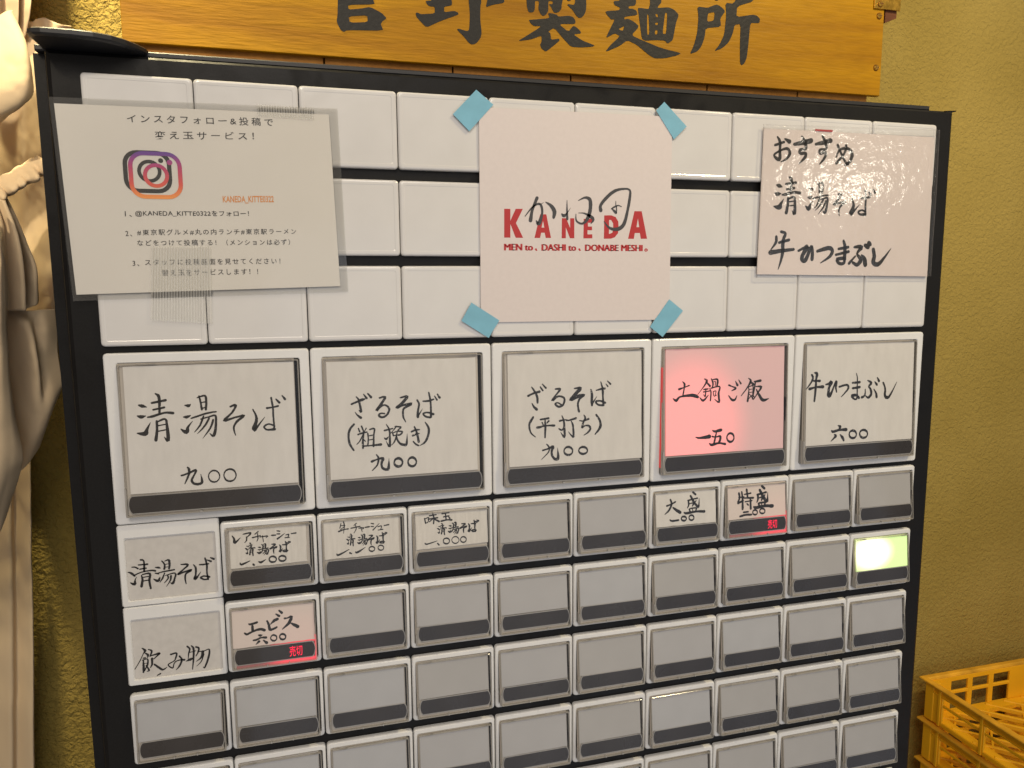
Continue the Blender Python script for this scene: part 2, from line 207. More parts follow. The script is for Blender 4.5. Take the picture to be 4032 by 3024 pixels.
 'F':'124,-4930,22 154,-4933,28 179,-4951,34|81,-4980,13 111,-4993,43 143,-5027,37|99,-5097,19 137,-5117,56 145,-5072,22 162,-5039,7|212,-4859,37 241,-4877,34 238,-4987,38|188,-4912,28 274,-4913,34|198,-4960,28 258,-4954,28|139,-5022,28 207,-4994,24 305,-4985,34 344,-4994,38|209,-5029,24 215,-5080,41 201,-5149,47|219,-5020,24 289,-5018,41 280,-5098,41 288,-5180,38|225,-5051,23 274,-5047,23|223,-5091,23 276,-5087,23|346,-4956,19 377,-4962,42 394,-4969,19|342,-5019,23 373,-5028,34|325,-5083,23 363,-5107,57 384,-5069,19|413,-4893,23 437,-4933,34 431,-4983,38|439,-4898,13 480,-4888,42 485,-4939,38 478,-4984,34|441,-4934,15 477,-4930,15|439,-4964,15 475,-4963,15|360,-5021,15 418,-5012,28 526,-5001,34|431,-5029,23 409,-5082,32 380,-5125,13|438,-5055,15 533,-5040,32 524,-5106,34 504,-5149,48 482,-5139,13|460,-5058,28 463,-5088,29 424,-5135,15|491,-5066,38 484,-5111,29 441,-5177,8|597,-4951,23 664,-4961,44 621,-5004,29 559,-5058,38 614,-5039,33 697,-5023,44 640,-5057,33 628,-5107,35 634,-5169,19|718,-4966,19 739,-5007,42 734,-5078,35 723,-5123,62 746,-5110,39 786,-5053,8|779,-4973,29 823,-4975,33 868,-4972,29|836,-4905,29 850,-4978,39 847,-5060,33 854,-5143,39|869,-5119,39 815,-5103,29 782,-5119,39 813,-5141,35 850,-5142,29|857,-4928,23 893,-4947,43|891,-4906,23 922,-4924,48',
 'G':'162,-5830,21 188,-5862,52 170,-5892,17 133,-5966,17 77,-6055,14|186,-5889,21 213,-5912,43 207,-5939,21|167,-5943,26 187,-5941,26|157,-5964,21 206,-5958,26 202,-6022,35 188,-6048,14|165,-5966,26 163,-6035,43 157,-6100,35|170,-6083,26 193,-6040,21|163,-6003,12 199,-6003,12|189,-6030,26 214,-6085,35 193,-6096,14|221,-5852,21 252,-5875,38 232,-5933,21|237,-5925,26 289,-5918,35 330,-5910,38 266,-5966,17|250,-5959,43 247,-6020,35 228,-6059,17|270,-6028,35 312,-6071,44 347,-6100,38 389,-6078,12|288,-6157,17 320,-6141,31|435,-5939,35 492,-5933,35 481,-5988,30 462,-6018,21 403,-6052,26 445,-6096,26 460,-6051,21 487,-6022,23 537,-6015,26 565,-6019,44|519,-5970,32 541,-6015,35 516,-6078,35 477,-6122,9|603,-5871,35 626,-5905,35 615,-5946,26 602,-6024,12|644,-5870,26 663,-5905,39 657,-6013,35 641,-6139,18|615,-5941,18 665,-5939,14 686,-5932,14|581,-6038,12 627,-6023,53 648,-6012,27|689,-5890,35 717,-5908,39 706,-5954,30 683,-5993,18|715,-5946,21 773,-5945,21 820,-5935,27 811,-6017,39 766,-6134,30 750,-6127,12|756,-5952,53 736,-6015,39 683,-6055,9|763,-5981,27 733,-6062,21 682,-6110,7',
 'H':'1244,-5681,23 1262,-5688,38 1327,-5674,38|1279,-5710,38 1280,-5758,42|1196,-5777,28 1221,-5792,38 1277,-5770,34 1351,-5753,42 1401,-5769,48|1433,-5673,32 1450,-5721,38 1457,-5766,48 1485,-5770,38 1530,-5753,33|1541,-5664,48 1512,-5675,48 1466,-5713,13|1529,-5608,23 1561,-5632,42|1563,-5573,29 1590,-5601,42|1618,-5666,33 1648,-5665,23 1691,-5655,42 1660,-5723,48 1590,-5781,19|1679,-5725,19 1716,-5750,48 1752,-5774,58|1335,-5814,15 1353,-5822,42 1376,-5820,15|1284,-5867,28 1319,-5864,34 1361,-5847,28 1414,-5852,42|1341,-5886,42 1308,-5914,13|1387,-5880,23 1419,-5911,48|1477,-5839,25 1490,-5835,30 1504,-5838,31 1517,-5846,28 1524,-5858,22 1526,-5873,19 1522,-5886,20 1512,-5895,25 1499,-5899,30 1485,-5897,31 1473,-5888,27 1465,-5876,22 1463,-5862,19 1468,-5848,20 1477,-5839,25|1571,-5839,29 1584,-5835,34 1598,-5838,36 1610,-5846,32 1618,-5858,26 1620,-5871,22 1616,-5884,23 1606,-5893,29 1593,-5897,35 1579,-5894,36 1567,-5886,32 1559,-5874,25 1557,-5861,22 1561,-5848,23 1571,-5839,29',
 'I':'1124,-4678,17 1143,-4714,34 1148,-4755,40 1206,-4705,9|1235,-4670,17 1313,-4663,29 1276,-4704,17|1269,-4703,20 1267,-4740,20 1245,-4764,9|1390,-4655,20 1354,-4681,14|1328,-4716,23 1410,-4702,20|1382,-4677,17 1384,-4729,17 1372,-4758,12|1406,-4716,17 1484,-4712,20 1465,-4729,9|1431,-4704,15 1439,-4772,12|1526,-4709,23 1566,-4710,23|1582,-4665,18 1610,-4672,23|1580,-4699,18 1609,-4701,23|1585,-4752,32 1659,-4702,9|1673,-4719,15 1702,-4714,21 1693,-4743,15|1664,-4748,18 1707,-4748,18|1731,-4709,21 1778,-4706,24|1191,-4974,14 1208,-4994,35 1293,-4962,12|1326,-5005,35 1334,-5013,29|1380,-4979,15 1405,-4989,38 1455,-4964,9|1506,-4941,26 1521,-4937,31 1537,-4940,33 1551,-4948,29 1561,-4960,23 1563,-4974,20 1558,-4987,21 1547,-4997,26 1532,-5000,32 1515,-4998,33 1501,-4990,29 1492,-4978,23 1489,-4964,20 1494,-4951,21 1506,-4941,26|1605,-4945,26 1621,-4941,32 1637,-4944,33 1652,-4951,29 1661,-4962,24 1663,-4975,20 1659,-4987,21 1647,-4995,27 1632,-4999,32 1615,-4997,33 1601,-4989,29 1592,-4978,23 1589,-4965,20 1594,-4953,21 1605,-4945,27|1264,-4802,12 1276,-4803,15 1285,-4811,18|1247,-4823,7 1259,-4829,23 1271,-4843,20|1254,-4873,10 1269,-4881,31 1272,-4862,12 1279,-4848,4|1298,-4772,20 1309,-4780,18 1308,-4826,21|1289,-4794,15 1322,-4795,18|1293,-4815,15 1316,-4812,15|1270,-4841,15 1296,-4829,13 1334,-4825,19 1349,-4829,21|1297,-4844,13 1299,-4866,23 1294,-4895,26|1301,-4840,13 1328,-4839,23 1324,-4873,23 1327,-4908,21|1303,-4853,12 1322,-4851,12|1302,-4870,12 1323,-4869,12|1382,-4824,12 1399,-4827,27 1409,-4830,12|1380,-4851,15 1397,-4854,22|1370,-4878,15 1391,-4888,37 1403,-4872,12|1419,-4798,15 1432,-4815,22 1429,-4836,25|1433,-4800,9 1456,-4795,27 1459,-4817,25 1455,-4836,22|1435,-4815,10 1455,-4813,10|1434,-4828,10 1454,-4827,10|1389,-4852,10 1422,-4848,19 1482,-4843,22|1429,-4855,15 1417,-4877,21 1401,-4895,9|1433,-4866,10 1486,-4860,21 1481,-4887,23 1470,-4906,31 1458,-4901,9|1445,-4867,19 1447,-4880,19 1425,-4900,10|1463,-4871,25 1459,-4890,19 1435,-4918,5|1521,-4805,16 1558,-4810,30 1534,-4830,20 1500,-4855,26 1531,-4846,22 1576,-4839,30 1545,-4855,22 1538,-4878,24 1541,-4907,13|1601,-4819,13 1612,-4837,29 1610,-4870,23 1604,-4891,42 1616,-4885,26 1638,-4858,5|1634,-4822,20 1658,-4823,22 1683,-4821,20|1665,-4790,20 1673,-4824,26 1672,-4862,22 1675,-4900,26|1684,-4889,26 1654,-4881,20 1636,-4889,26 1653,-4899,24 1673,-4900,20|1677,-4801,16 1696,-4810,29|1695,-4791,16 1712,-4799,33',
 'J':'2286,-4625,16 2296,-4668,20 2285,-4758,10|2261,-4648,16 2247,-4697,16|2256,-4672,13 2304,-4673,16 2254,-4714,13|2233,-4733,26 2286,-4717,20 2339,-4713,20|2427,-4659,20 2401,-4681,13|2368,-4708,20 2466,-4696,20|2418,-4679,16 2424,-4721,16 2398,-4765,10|2453,-4715,17 2506,-4716,20 2489,-4731,10|2474,-4705,13 2488,-4756,13|2523,-4713,23 2568,-4709,23|2589,-4673,17 2615,-4681,23|2587,-4707,17 2614,-4713,20|2608,-4750,23 2681,-4681,8|2663,-4718,17 2705,-4713,17 2691,-4750,13|2666,-4756,17 2716,-4752,20|2734,-4711,20 2784,-4705,23|2203,-4979,16 2223,-4993,33 2338,-4942,10|2345,-4981,30 2361,-4992,23|2406,-4974,13 2426,-4984,36 2518,-4935,7|2570,-4938,22 2583,-4934,26 2597,-4936,27 2609,-4943,24 2617,-4953,19 2619,-4965,16 2614,-4976,17 2605,-4984,22 2592,-4988,26 2578,-4986,27 2566,-4979,24 2558,-4969,19 2556,-4957,16 2560,-4946,17 2570,-4938,22|2669,-4933,20 2682,-4929,24 2696,-4931,25 2708,-4938,22 2716,-4949,18 2718,-4962,15 2714,-4973,16 2705,-4982,20 2692,-4985,24 2678,-4983,25 2665,-4976,22 2658,-4965,18 2656,-4953,15 2660,-4941,16 2669,-4933,20|2327,-4803,12 2337,-4804,15 2346,-4812,18|2311,-4824,7 2322,-4829,22 2334,-4843,19|2318,-4872,10 2331,-4880,29 2334,-4862,12 2340,-4848,4|2358,-4774,19 2369,-4781,18 2368,-4827,20|2350,-4795,15 2380,-4796,18|2353,-4816,15 2375,-4813,15|2332,-4841,15 2356,-4830,13 2391,-4826,18 2406,-4830,20|2357,-4844,13 2359,-4865,22 2354,-4894,24|2361,-4840,13 2386,-4840,22 2383,-4873,22 2385,-4906,20|2363,-4853,12 2381,-4851,12|2362,-4870,12 2381,-4868,12|2442,-4819,12 2458,-4822,26 2467,-4825,12|2440,-4846,14 2456,-4850,22|2431,-4874,14 2451,-4885,36 2461,-4868,12|2476,-4792,14 2489,-4809,22 2486,-4831,24|2490,-4794,8 2511,-4789,27 2514,-4811,24 2510,-4831,22|2491,-4809,10 2509,-4808,10|2490,-4822,10 2508,-4822,10|2449,-4847,10 2479,-4843,18 2535,-4839,22|2485,-4851,14 2475,-4874,21 2459,-4892,8|2489,-4862,10 2538,-4855,21 2534,-4884,22 2523,-4902,30 2512,-4898,8|2501,-4863,18 2502,-4876,18 2482,-4896,10|2516,-4867,24 2513,-4886,18 2491,-4915,5|2562,-4806,16 2599,-4811,31 2575,-4833,20 2541,-4860,27 2571,-4851,23 2617,-4842,31 2586,-4860,23 2579,-4885,25 2582,-4916,14|2643,-4819,14 2655,-4839,30 2652,-4874,25 2646,-4896,44 2659,-4890,27 2681,-4862,5|2677,-4822,20 2701,-4823,23 2726,-4822,21|2708,-4788,20 2716,-4824,27 2715,-4865,23 2718,-4906,27|2727,-4894,27 2697,-4886,21 2679,-4895,27 2696,-4905,25 2716,-4906,21|2720,-4799,16 2740,-4809,30|2739,-4788,16 2756,-4798,34',
 'K':'3191,-4671,20 3202,-4728,24|3200,-4676,17 3239,-4667,21 3228,-4717,17 3202,-4724,14|3248,-4646,24 3326,-4640,21|3234,-4684,24 3342,-4676,24|3284,-4615,27 3299,-4672,27 3292,-4740,24|3290,-4680,21 3246,-4715,17|3298,-4685,24 3357,-4720,34|3395,-4633,28 3474,-4627,28|3411,-4673,24 3472,-4666,24|3434,-4637,24 3440,-4710,24|3383,-4718,34 3445,-4711,24 3505,-4716,31|3472,-4679,24 3484,-4697,28|3185,-4953,14 3210,-4968,27 3328,-4941,10|3331,-4971,24 3347,-4990,28|3413,-4924,22 3429,-4920,27 3445,-4922,28 3459,-4930,25 3468,-4943,20 3470,-4958,17 3465,-4971,18 3454,-4981,23 3439,-4986,27 3423,-4983,28 3409,-4975,25 3400,-4962,20 3398,-4948,17 3402,-4934,18 3413,-4924,23|3515,-4917,17 3533,-4912,21 3551,-4914,22 3567,-4924,19 3578,-4939,15 3581,-4956,13 3575,-4973,14 3562,-4984,17 3545,-4990,21 3526,-4987,22 3510,-4977,19 3500,-4962,15 3497,-4945,13 3503,-4929,14 3515,-4917,18|3614,-4926,21 3628,-4922,25 3643,-4924,26 3655,-4932,23 3664,-4944,19 3666,-4959,16 3661,-4973,17 3651,-4983,21 3637,-4987,25 3623,-4985,26 3610,-4977,23 3601,-4964,19 3599,-4950,16 3604,-4936,17 3614,-4926,21|3348,-4777,12 3360,-4778,15 3371,-4785,19|3330,-4797,7 3342,-4802,24 3356,-4816,21|3337,-4844,10 3353,-4852,31 3356,-4834,12 3364,-4821,4|3384,-4748,21 3396,-4756,19 3395,-4800,21|3374,-4770,15 3410,-4770,19|3378,-4789,15 3403,-4787,16|3354,-4814,15 3382,-4803,13 3423,-4799,19 3439,-4803,21|3383,-4817,13 3385,-4837,23 3380,-4865,26|3387,-4813,13 3416,-4812,23 3412,-4845,23 3415,-4877,21|3390,-4826,12 3410,-4824,12|3389,-4842,12 3411,-4840,12|3470,-4781,13 3489,-4783,30 3499,-4787,13|3468,-4810,16 3486,-4814,24|3458,-4841,16 3480,-4852,41 3492,-4834,14|3509,-4750,16 3524,-4770,24 3521,-4793,27|3525,-4753,9 3549,-4748,30 3552,-4772,27 3548,-4793,24|3526,-4770,11 3547,-4768,11|3525,-4784,11 3546,-4784,11|3478,-4811,11 3513,-4807,20 3577,-4802,24|3520,-4815,16 3508,-4840,23 3490,-4860,9|3524,-4827,11 3580,-4820,23 3575,-4851,25 3563,-4872,34 3550,-4867,10|3538,-4829,20 3539,-4843,20 3516,-4865,11|3556,-4833,27 3551,-4854,20 3527,-4885,5|3618,-4770,17 3660,-4775,32 3633,-4796,21 3595,-4822,28 3629,-4813,24 3680,-4805,33 3645,-4822,24 3638,-4846,25 3641,-4876,14|3697,-4776,15 3709,-4799,32 3707,-4838,27 3700,-4862,47 3714,-4855,30 3737,-4824,6|3733,-4780,22 3759,-4781,25 3786,-4780,22|3766,-4743,22 3775,-4783,30 3773,-4828,25 3777,-4873,30|3786,-4860,30 3754,-4851,22 3735,-4860,30 3753,-4872,27 3775,-4873,22|3779,-4755,18 3800,-4766,33|3799,-4743,18 3817,-4753,37',
 'L':'6228,-4780,39 6288,-4765,29 6344,-4739,33|6277,-4706,33 6292,-4766,39 6252,-4840,36 6195,-4885,13|6312,-4810,33 6363,-4849,56 6405,-4876,65|6265,-4958,26 6290,-4975,39 6380,-4972,39|6436,-4935,33 6450,-4932,39 6466,-4934,41 6479,-4941,36 6488,-4951,29 6490,-4963,25 6486,-4974,26 6475,-4982,33 6461,-4985,39 6446,-4983,41 6432,-4977,36 6424,-4966,29 6421,-4954,25 6426,-4943,27 6436,-4935,33|6542,-4929,30 6557,-4925,35 6572,-4927,37 6585,-4935,33 6594,-4947,26 6597,-4961,22 6592,-4974,24 6582,-4983,30 6567,-4988,36 6552,-4986,37 6539,-4978,33 6530,-4966,26 6528,-4952,22 6532,-4939,24 6542,-4929,30|6593,-4638,40 6627,-4668,40|6521,-4737,33 6599,-4724,26 6651,-4717,33|6525,-4738,33 6528,-4793,33 6509,-4830,16|6545,-4779,20 6589,-4774,26 6579,-4813,20|6557,-4682,39 6590,-4743,46 6632,-4801,46 6666,-4828,40 6677,-4719,7|6633,-4747,20 6588,-4806,16|6535,-4848,33 6551,-4889,33|6544,-4841,26 6631,-4840,33 6621,-4879,30|6578,-4844,16 6586,-4884,16|6465,-4885,33 6499,-4896,49 6629,-4884,40 6742,-4893,56',
 'M':'7245,-4701,41 7252,-4765,41 7228,-4811,34|7286,-4688,34 7296,-4792,41 7293,-4908,48|7243,-4756,27 7315,-4754,27|7232,-4827,51 7305,-4801,34|7325,-4723,27 7416,-4714,34|7358,-4662,41 7369,-4758,34|7315,-4770,27 7451,-4777,41|7332,-4819,24 7432,-4811,27|7410,-4786,34 7411,-4914,48|7358,-4845,27 7376,-4863,34|7306,-4953,34 7373,-4951,34|7255,-5001,41 7336,-4988,41 7418,-4991,41|7453,-4941,29 7468,-4937,35 7483,-4939,36 7496,-4946,32 7505,-4958,26 7508,-4972,22 7503,-4984,23 7493,-4994,29 7478,-4998,35 7463,-4996,36 7450,-4988,32 7441,-4977,26 7439,-4963,22 7443,-4950,24 7453,-4941,29|7559,-4931,31 7575,-4927,37 7592,-4929,38 7607,-4937,34 7617,-4949,28 7619,-4964,23 7615,-4977,25 7603,-4987,31 7587,-4991,37 7570,-4989,38 7555,-4981,34 7545,-4969,27 7543,-4954,23 7548,-4941,25 7559,-4931,31|7585,-4636,52 7618,-4668,52|7514,-4742,43 7591,-4728,35 7642,-4720,43|7519,-4742,43 7521,-4800,43 7503,-4839,22|7538,-4785,26 7581,-4780,35 7571,-4821,26|7550,-4683,52 7582,-4747,61 7622,-4809,61 7656,-4837,52 7667,-4722,9|7624,-4751,26 7580,-4813,22|7528,-4858,43 7544,-4901,43|7537,-4851,35 7621,-4850,43 7612,-4890,39|7570,-4854,22 7578,-4896,22|7460,-4897,43 7493,-4908,65 7620,-4895,52 7730,-4905,74',
 'N':'7605,-267,37 7639,-319,60 7644,-425,56 7642,-532,70 7564,-482,46 7663,-419,42 7750,-399,56 7785,-452,61 7743,-518,47 7663,-558,19|7572,-364,46 7696,-322,51|7707,-284,33 7772,-313,84|7843,-342,56 7977,-315,94 8079,-289,94|7947,-246,38 7996,-314,71 8006,-389,57 7930,-403,56 7932,-446,61 8009,-443,57 7999,-497,61 7919,-570,24|8152,-329,57 8262,-303,81 8359,-277,96|8237,-223,38 8288,-301,71 8299,-377,53 8214,-391,52 8217,-435,57 8295,-421,57 8285,-486,57 8217,-565,24|8467,-326,58 8504,-390,48 8578,-508,48 8634,-550,58|8593,-327,58 8572,-421,48 8460,-545,58|8456,-469,34 8503,-380,48 8622,-364,63 8687,-427,73 8659,-516,63 8595,-563,49|7709,-1399,57 7768,-1420,57 7740,-1509,72 7740,-1641,72 7719,-1752,48 7685,-1858,19|7641,-1460,57 7638,-1532,57 7571,-1615,24|7683,-1531,48 7823,-1497,58|7566,-1653,95 7733,-1630,72 7894,-1613,58|7967,-1629,48 8044,-1595,58 8095,-1578,83 8034,-1673,82 8025,-1740,83 8077,-1740,83 8142,-1594,73 8162,-1583,58 8172,-1661,73 8170,-1734,73|8244,-1633,59 8402,-1592,84 8464,-1620,74 8434,-1694,64 8299,-1779,20|8557,-1602,50 8698,-1579,60|8521,-1676,50 8709,-1636,60|8625,-1500,50 8651,-1579,75 8654,-1738,75|8652,-1716,60 8545,-1733,74 8575,-1784,65 8643,-1784,60 8654,-1750,60|8794,-1578,50 8904,-1577,85 8840,-1658,50 8900,-1738,86 8849,-1801,75 8779,-1772,50|8815,-1692,35 8725,-1784,60|8910,-1680,40 8955,-1726,91 8974,-1801,91|8957,-1554,75 9000,-1576,91|9011,-1525,91 9033,-1542,76|9085,-1605,76 9105,-1691,86 9097,-1772,91 9168,-1795,87 9248,-1725,61 9358,-1591,13|7621,-836,34 7654,-844,75 7696,-856,20|7601,-933,27 7634,-944,81 7682,-936,20|7591,-1092,27 7664,-1101,102 7687,-1061,61 7725,-999,10|7789,-735,27 7821,-761,68 7823,-838,55 7818,-921,48|7750,-820,48 7887,-800,55|7759,-884,41 7869,-865,48|7701,-950,34 7755,-943,55 7866,-916,48 7951,-923,62|7786,-989,48 7785,-1066,55 7768,-1165,69|7786,-1000,34 7869,-974,48 7886,-1032,55 7887,-1174,69 7851,-1140,14|7790,-1034,27 7872,-1023,27|7787,-1085,27 7876,-1073,28|8088,-869,25 8118,-874,64 8137,-863,19|8070,-973,25 8100,-974,64 8132,-961,19|8042,-1080,25 8087,-1110,83 8108,-1061,45 8147,-1014,10|8218,-795,38 8229,-857,38 8235,-913,45|8201,-806,26 8270,-791,45 8279,-847,45 8272,-915,45|8233,-851,26 8273,-846,26|8235,-904,26 8273,-896,26|8136,-989,26 8192,-973,38 8292,-947,39 8361,-940,32|8247,-975,32 8212,-1054,39 8160,-1114,13|8221,-999,26 8290,-984,32 8352,-974,45 8355,-1049,45 8330,-1154,58 8294,-1131,13|8296,-996,39 8248,-1069,39 8183,-1130,10|8332,-1011,39 8303,-1084,39 8230,-1174,10|8511,-926,38 8558,-916,50 8520,-983,38 8453,-1048,56 8541,-1028,38 8622,-1013,51 8557,-1067,44 8531,-1122,38 8543,-1188,19|8715,-969,28 8749,-1055,57 8715,-1157,93 8752,-1132,50 8837,-1045,11|8864,-962,50 8923,-958,36 8982,-948,50|8913,-867,43 8927,-958,43 8927,-1062,43 8932,-1141,43 8919,-1169,43|8935,-1134,43 8878,-1112,36 8825,-1136,43 8853,-1166,43 8934,-1164,65|8963,-882,29 8998,-916,58|9031,-852,29 9059,-886,58',
 'P':'4542,-1065,75 4523,-1107,68 4483,-1207,64 4464,-1313,90|4401,-1268,19 4483,-1171,38 4561,-1128,45 4595,-1160,57 4600,-1242,57 4561,-1348,91 4532,-1316,26|4561,-1142,11 4620,-1113,8|4644,-1108,19 4708,-1148,76 4748,-1211,95 4738,-1276,65|4898,-1080,10 4898,-1181,38 4902,-1291,58|4837,-1237,38 4862,-1255,77 4897,-1227,27 4941,-1166,6|5036,-1081,15 5116,-1047,50 5177,-1073,85 5178,-1194,85 5138,-1297,78 5078,-1340,47 5012,-1308,39 5007,-1234,15|5037,-1220,10 5107,-1223,31 5188,-1259,78 5219,-1295,59 5189,-1338,16|5310,-1186,86 5309,-1126,70 5390,-1031,78 5482,-963,71 5584,-937,47 5668,-949,47 5669,-1043,67 5640,-1203,67 5600,-1336,87 5528,-1394,87 5425,-1386,59 5352,-1312,20|5496,-1079,16 5496,-1122,20|5443,-1165,28 5484,-1141,39 5525,-1126,28 5567,-1139,16|5448,-1165,20 5485,-1197,59 5505,-1215,28 5504,-1140,28'}
SIGN_SHAPES=["2577,2173 3076,2220 3054,1980 3074,1922 2705,1885 2706,1823 2863,1844 3008,1884 3169,1815 3237,1751 3176,1704 3150,1665 3184,1579 2677,1546 2633,1517 2587,1546 2539,1643 2558,1763;2716,2114 2939,2134 2936,2034 2712,2013;2707,1732 2966,1768 2970,1676 2719,1648", "3798,2032 3893,2047 3896,2204 4158,2229 4185,2043 4179,2004 4067,1978 4066,1902 4213,1932 4276,1913 4274,1885 4110,1819 3967,1755 3805,1671 3717,1749 3659,1809 3652,1860 3675,1865 3729,1845 3929,1872 3931,1964 3851,1965 3812,1996", "4433,2292 4608,2308 4621,2091 4604,2022 4602,1831 4621,1659 4599,1580 4536,1508 4473,1486 4422,1509 4361,1581 4250,1678 4271,1694 4403,1666 4435,1693 4448,1914 4430,2102", "4743,2187 4942,2205 4973,2131 4951,2105 4794,2068 4687,2022 4717,2147", "5313,2335 5885,2388 5885,2251 5864,2171 5858,2102 5820,2054 5765,2035 5733,2047 5700,2108 5659,2153 5716,2156 5724,2198 5651,2197 5651,2055 5613,1997 5570,1974 5526,2005 5494,2070 5507,2179 5443,2181 5440,2066 5419,2020 5376,2007 5338,2018 5317,2084 5310,2181", "6083,2406 6249,2422 6259,2136 6229,2054 6185,2006 6140,1995 6101,2019 6040,2098 5952,2164 5963,2180 6073,2174", "5946,2296 6017,2302 6012,2238 5973,2220 5949,2232", "5646,2025 5711,2025 5787,2012 5809,1987 5974,2015 6040,2004 6085,1953 6080,1903 5815,1883 5969,1783 6047,1875 6097,1860 6164,1810 6177,1776 6047,1751 6198,1673 6401,1618 6367,1597 6165,1570 6015,1569 5898,1670 5744,1826 5646,1757 5684,1743 5695,1645 5821,1674 5832,1645 5700,1536 5613,1468 5547,1505 5520,1562 5545,1604 5545,1697 5374,1625 5172,1588 5310,1674 5483,1786 5537,1831 5423,1820 5375,1855 5345,1902 5375,1906 5673,1953", "6698,2286 6811,2302 6809,2477 7063,2500 7079,2291 7053,2251 6952,2235 6957,2198 7013,2205 7081,2185 7107,2119 6881,2074 6888,2033 6942,2053 7043,2017 7137,1953 7006,1812 7184,1755 7516,1660 7866,1610 7797,1571 7588,1514 7408,1498 7297,1548 7103,1677 6940,1736 6806,1637 6567,1531 6659,1644 6818,1786 6730,1821 6578,1735 6656,1891 6728,2026 6668,2015 6601,2074 6564,2129 6799,2163 6812,2203 6719,2230;6787,1887 6890,1943 6860,1863", "7108,2223 7162,2227 7291,2221 7317,2312 7279,2520 7442,2535 7517,2353 7427,2248 7626,2279 7724,2252 7812,2182 7764,2064 7733,1893 7714,1795 7625,1734 7582,1779 7416,1773 7238,1749 7183,1779 7153,1955 7123,2130;7265,2144 7293,2138 7312,1848 7271,1843;7406,2163 7443,2159 7458,2116 7420,2117;7404,2028 7455,2039 7450,2000 7409,1999;7403,1915 7451,1925 7445,1859 7404,1858;7573,2197 7612,2189 7597,1876 7536,1878 7559,2083", "8126,2332 8313,2329 8398,2368 8469,2392 8541,2371 8630,2306 8540,2188 8559,2062 8287,2022 8270,1874 8217,1736 8148,1657 8015,1605 8089,1751 8140,1949 8154,2192;8319,2249 8441,2277 8427,2145 8308,2118", "8626,2433 8771,2430 8880,2620 9128,2642 9141,2503 8837,2397 8829,2231 9127,2296 9202,2286 9263,2242 9254,2173 9103,2167 9083,2110 9065,1836 9043,1623 9003,1532 8952,1498 8921,1539 8911,1812 8913,2133 8804,2115 8773,1974 8705,1834 8592,1739 8449,1679 8546,1797 8621,1950 8647,2234", "8393,2527 8521,2539 8495,2454 8438,2449"]
LOGO_SHAPES=["4159,-1192 4230,-1191 4229,-1321 4292,-1190 4375,-1188 4294,-1345 4377,-1507 4290,-1508 4229,-1357 4228,-1507 4156,-1507", "4578,-1245 4651,-1243 4707,-1505 4644,-1506 4631,-1448 4590,-1448 4577,-1507 4510,-1507;4612,-1315 4628,-1391 4594,-1391", "4837,-1283 4889,-1282 4937,-1393 4937,-1282 4987,-1281 4988,-1506 4935,-1506 4885,-1384 4885,-1507 4835,-1507", "5102,-1285 5207,-1283 5207,-1328 5153,-1329 5154,-1371 5204,-1370 5205,-1413 5149,-1413 5149,-1460 5208,-1459 5209,-1504 5099,-1506", "5354,-1242 5444,-1240 5496,-1258 5530,-1309 5533,-1375 5529,-1441 5488,-1489 5437,-1506 5352,-1507;5414,-1292 5439,-1292 5465,-1329 5468,-1395 5456,-1438 5415,-1454", "5732,-1187 5824,-1186 5898,-1502 5818,-1503 5804,-1436 5740,-1437 5729,-1504 5655,-1505;5777,-1267 5795,-1369 5760,-1370", "4511,-1631 4531,-1621 4546,-1647 4529,-1653", "5034,-1627 5054,-1618 5071,-1644 5051,-1650", "5887,-1613 5905,-1621 5911,-1635 5903,-1648 5886,-1653 5869,-1646 5864,-1633 5872,-1618;5887,-1625 5877,-1633 5886,-1642 5898,-1635"]
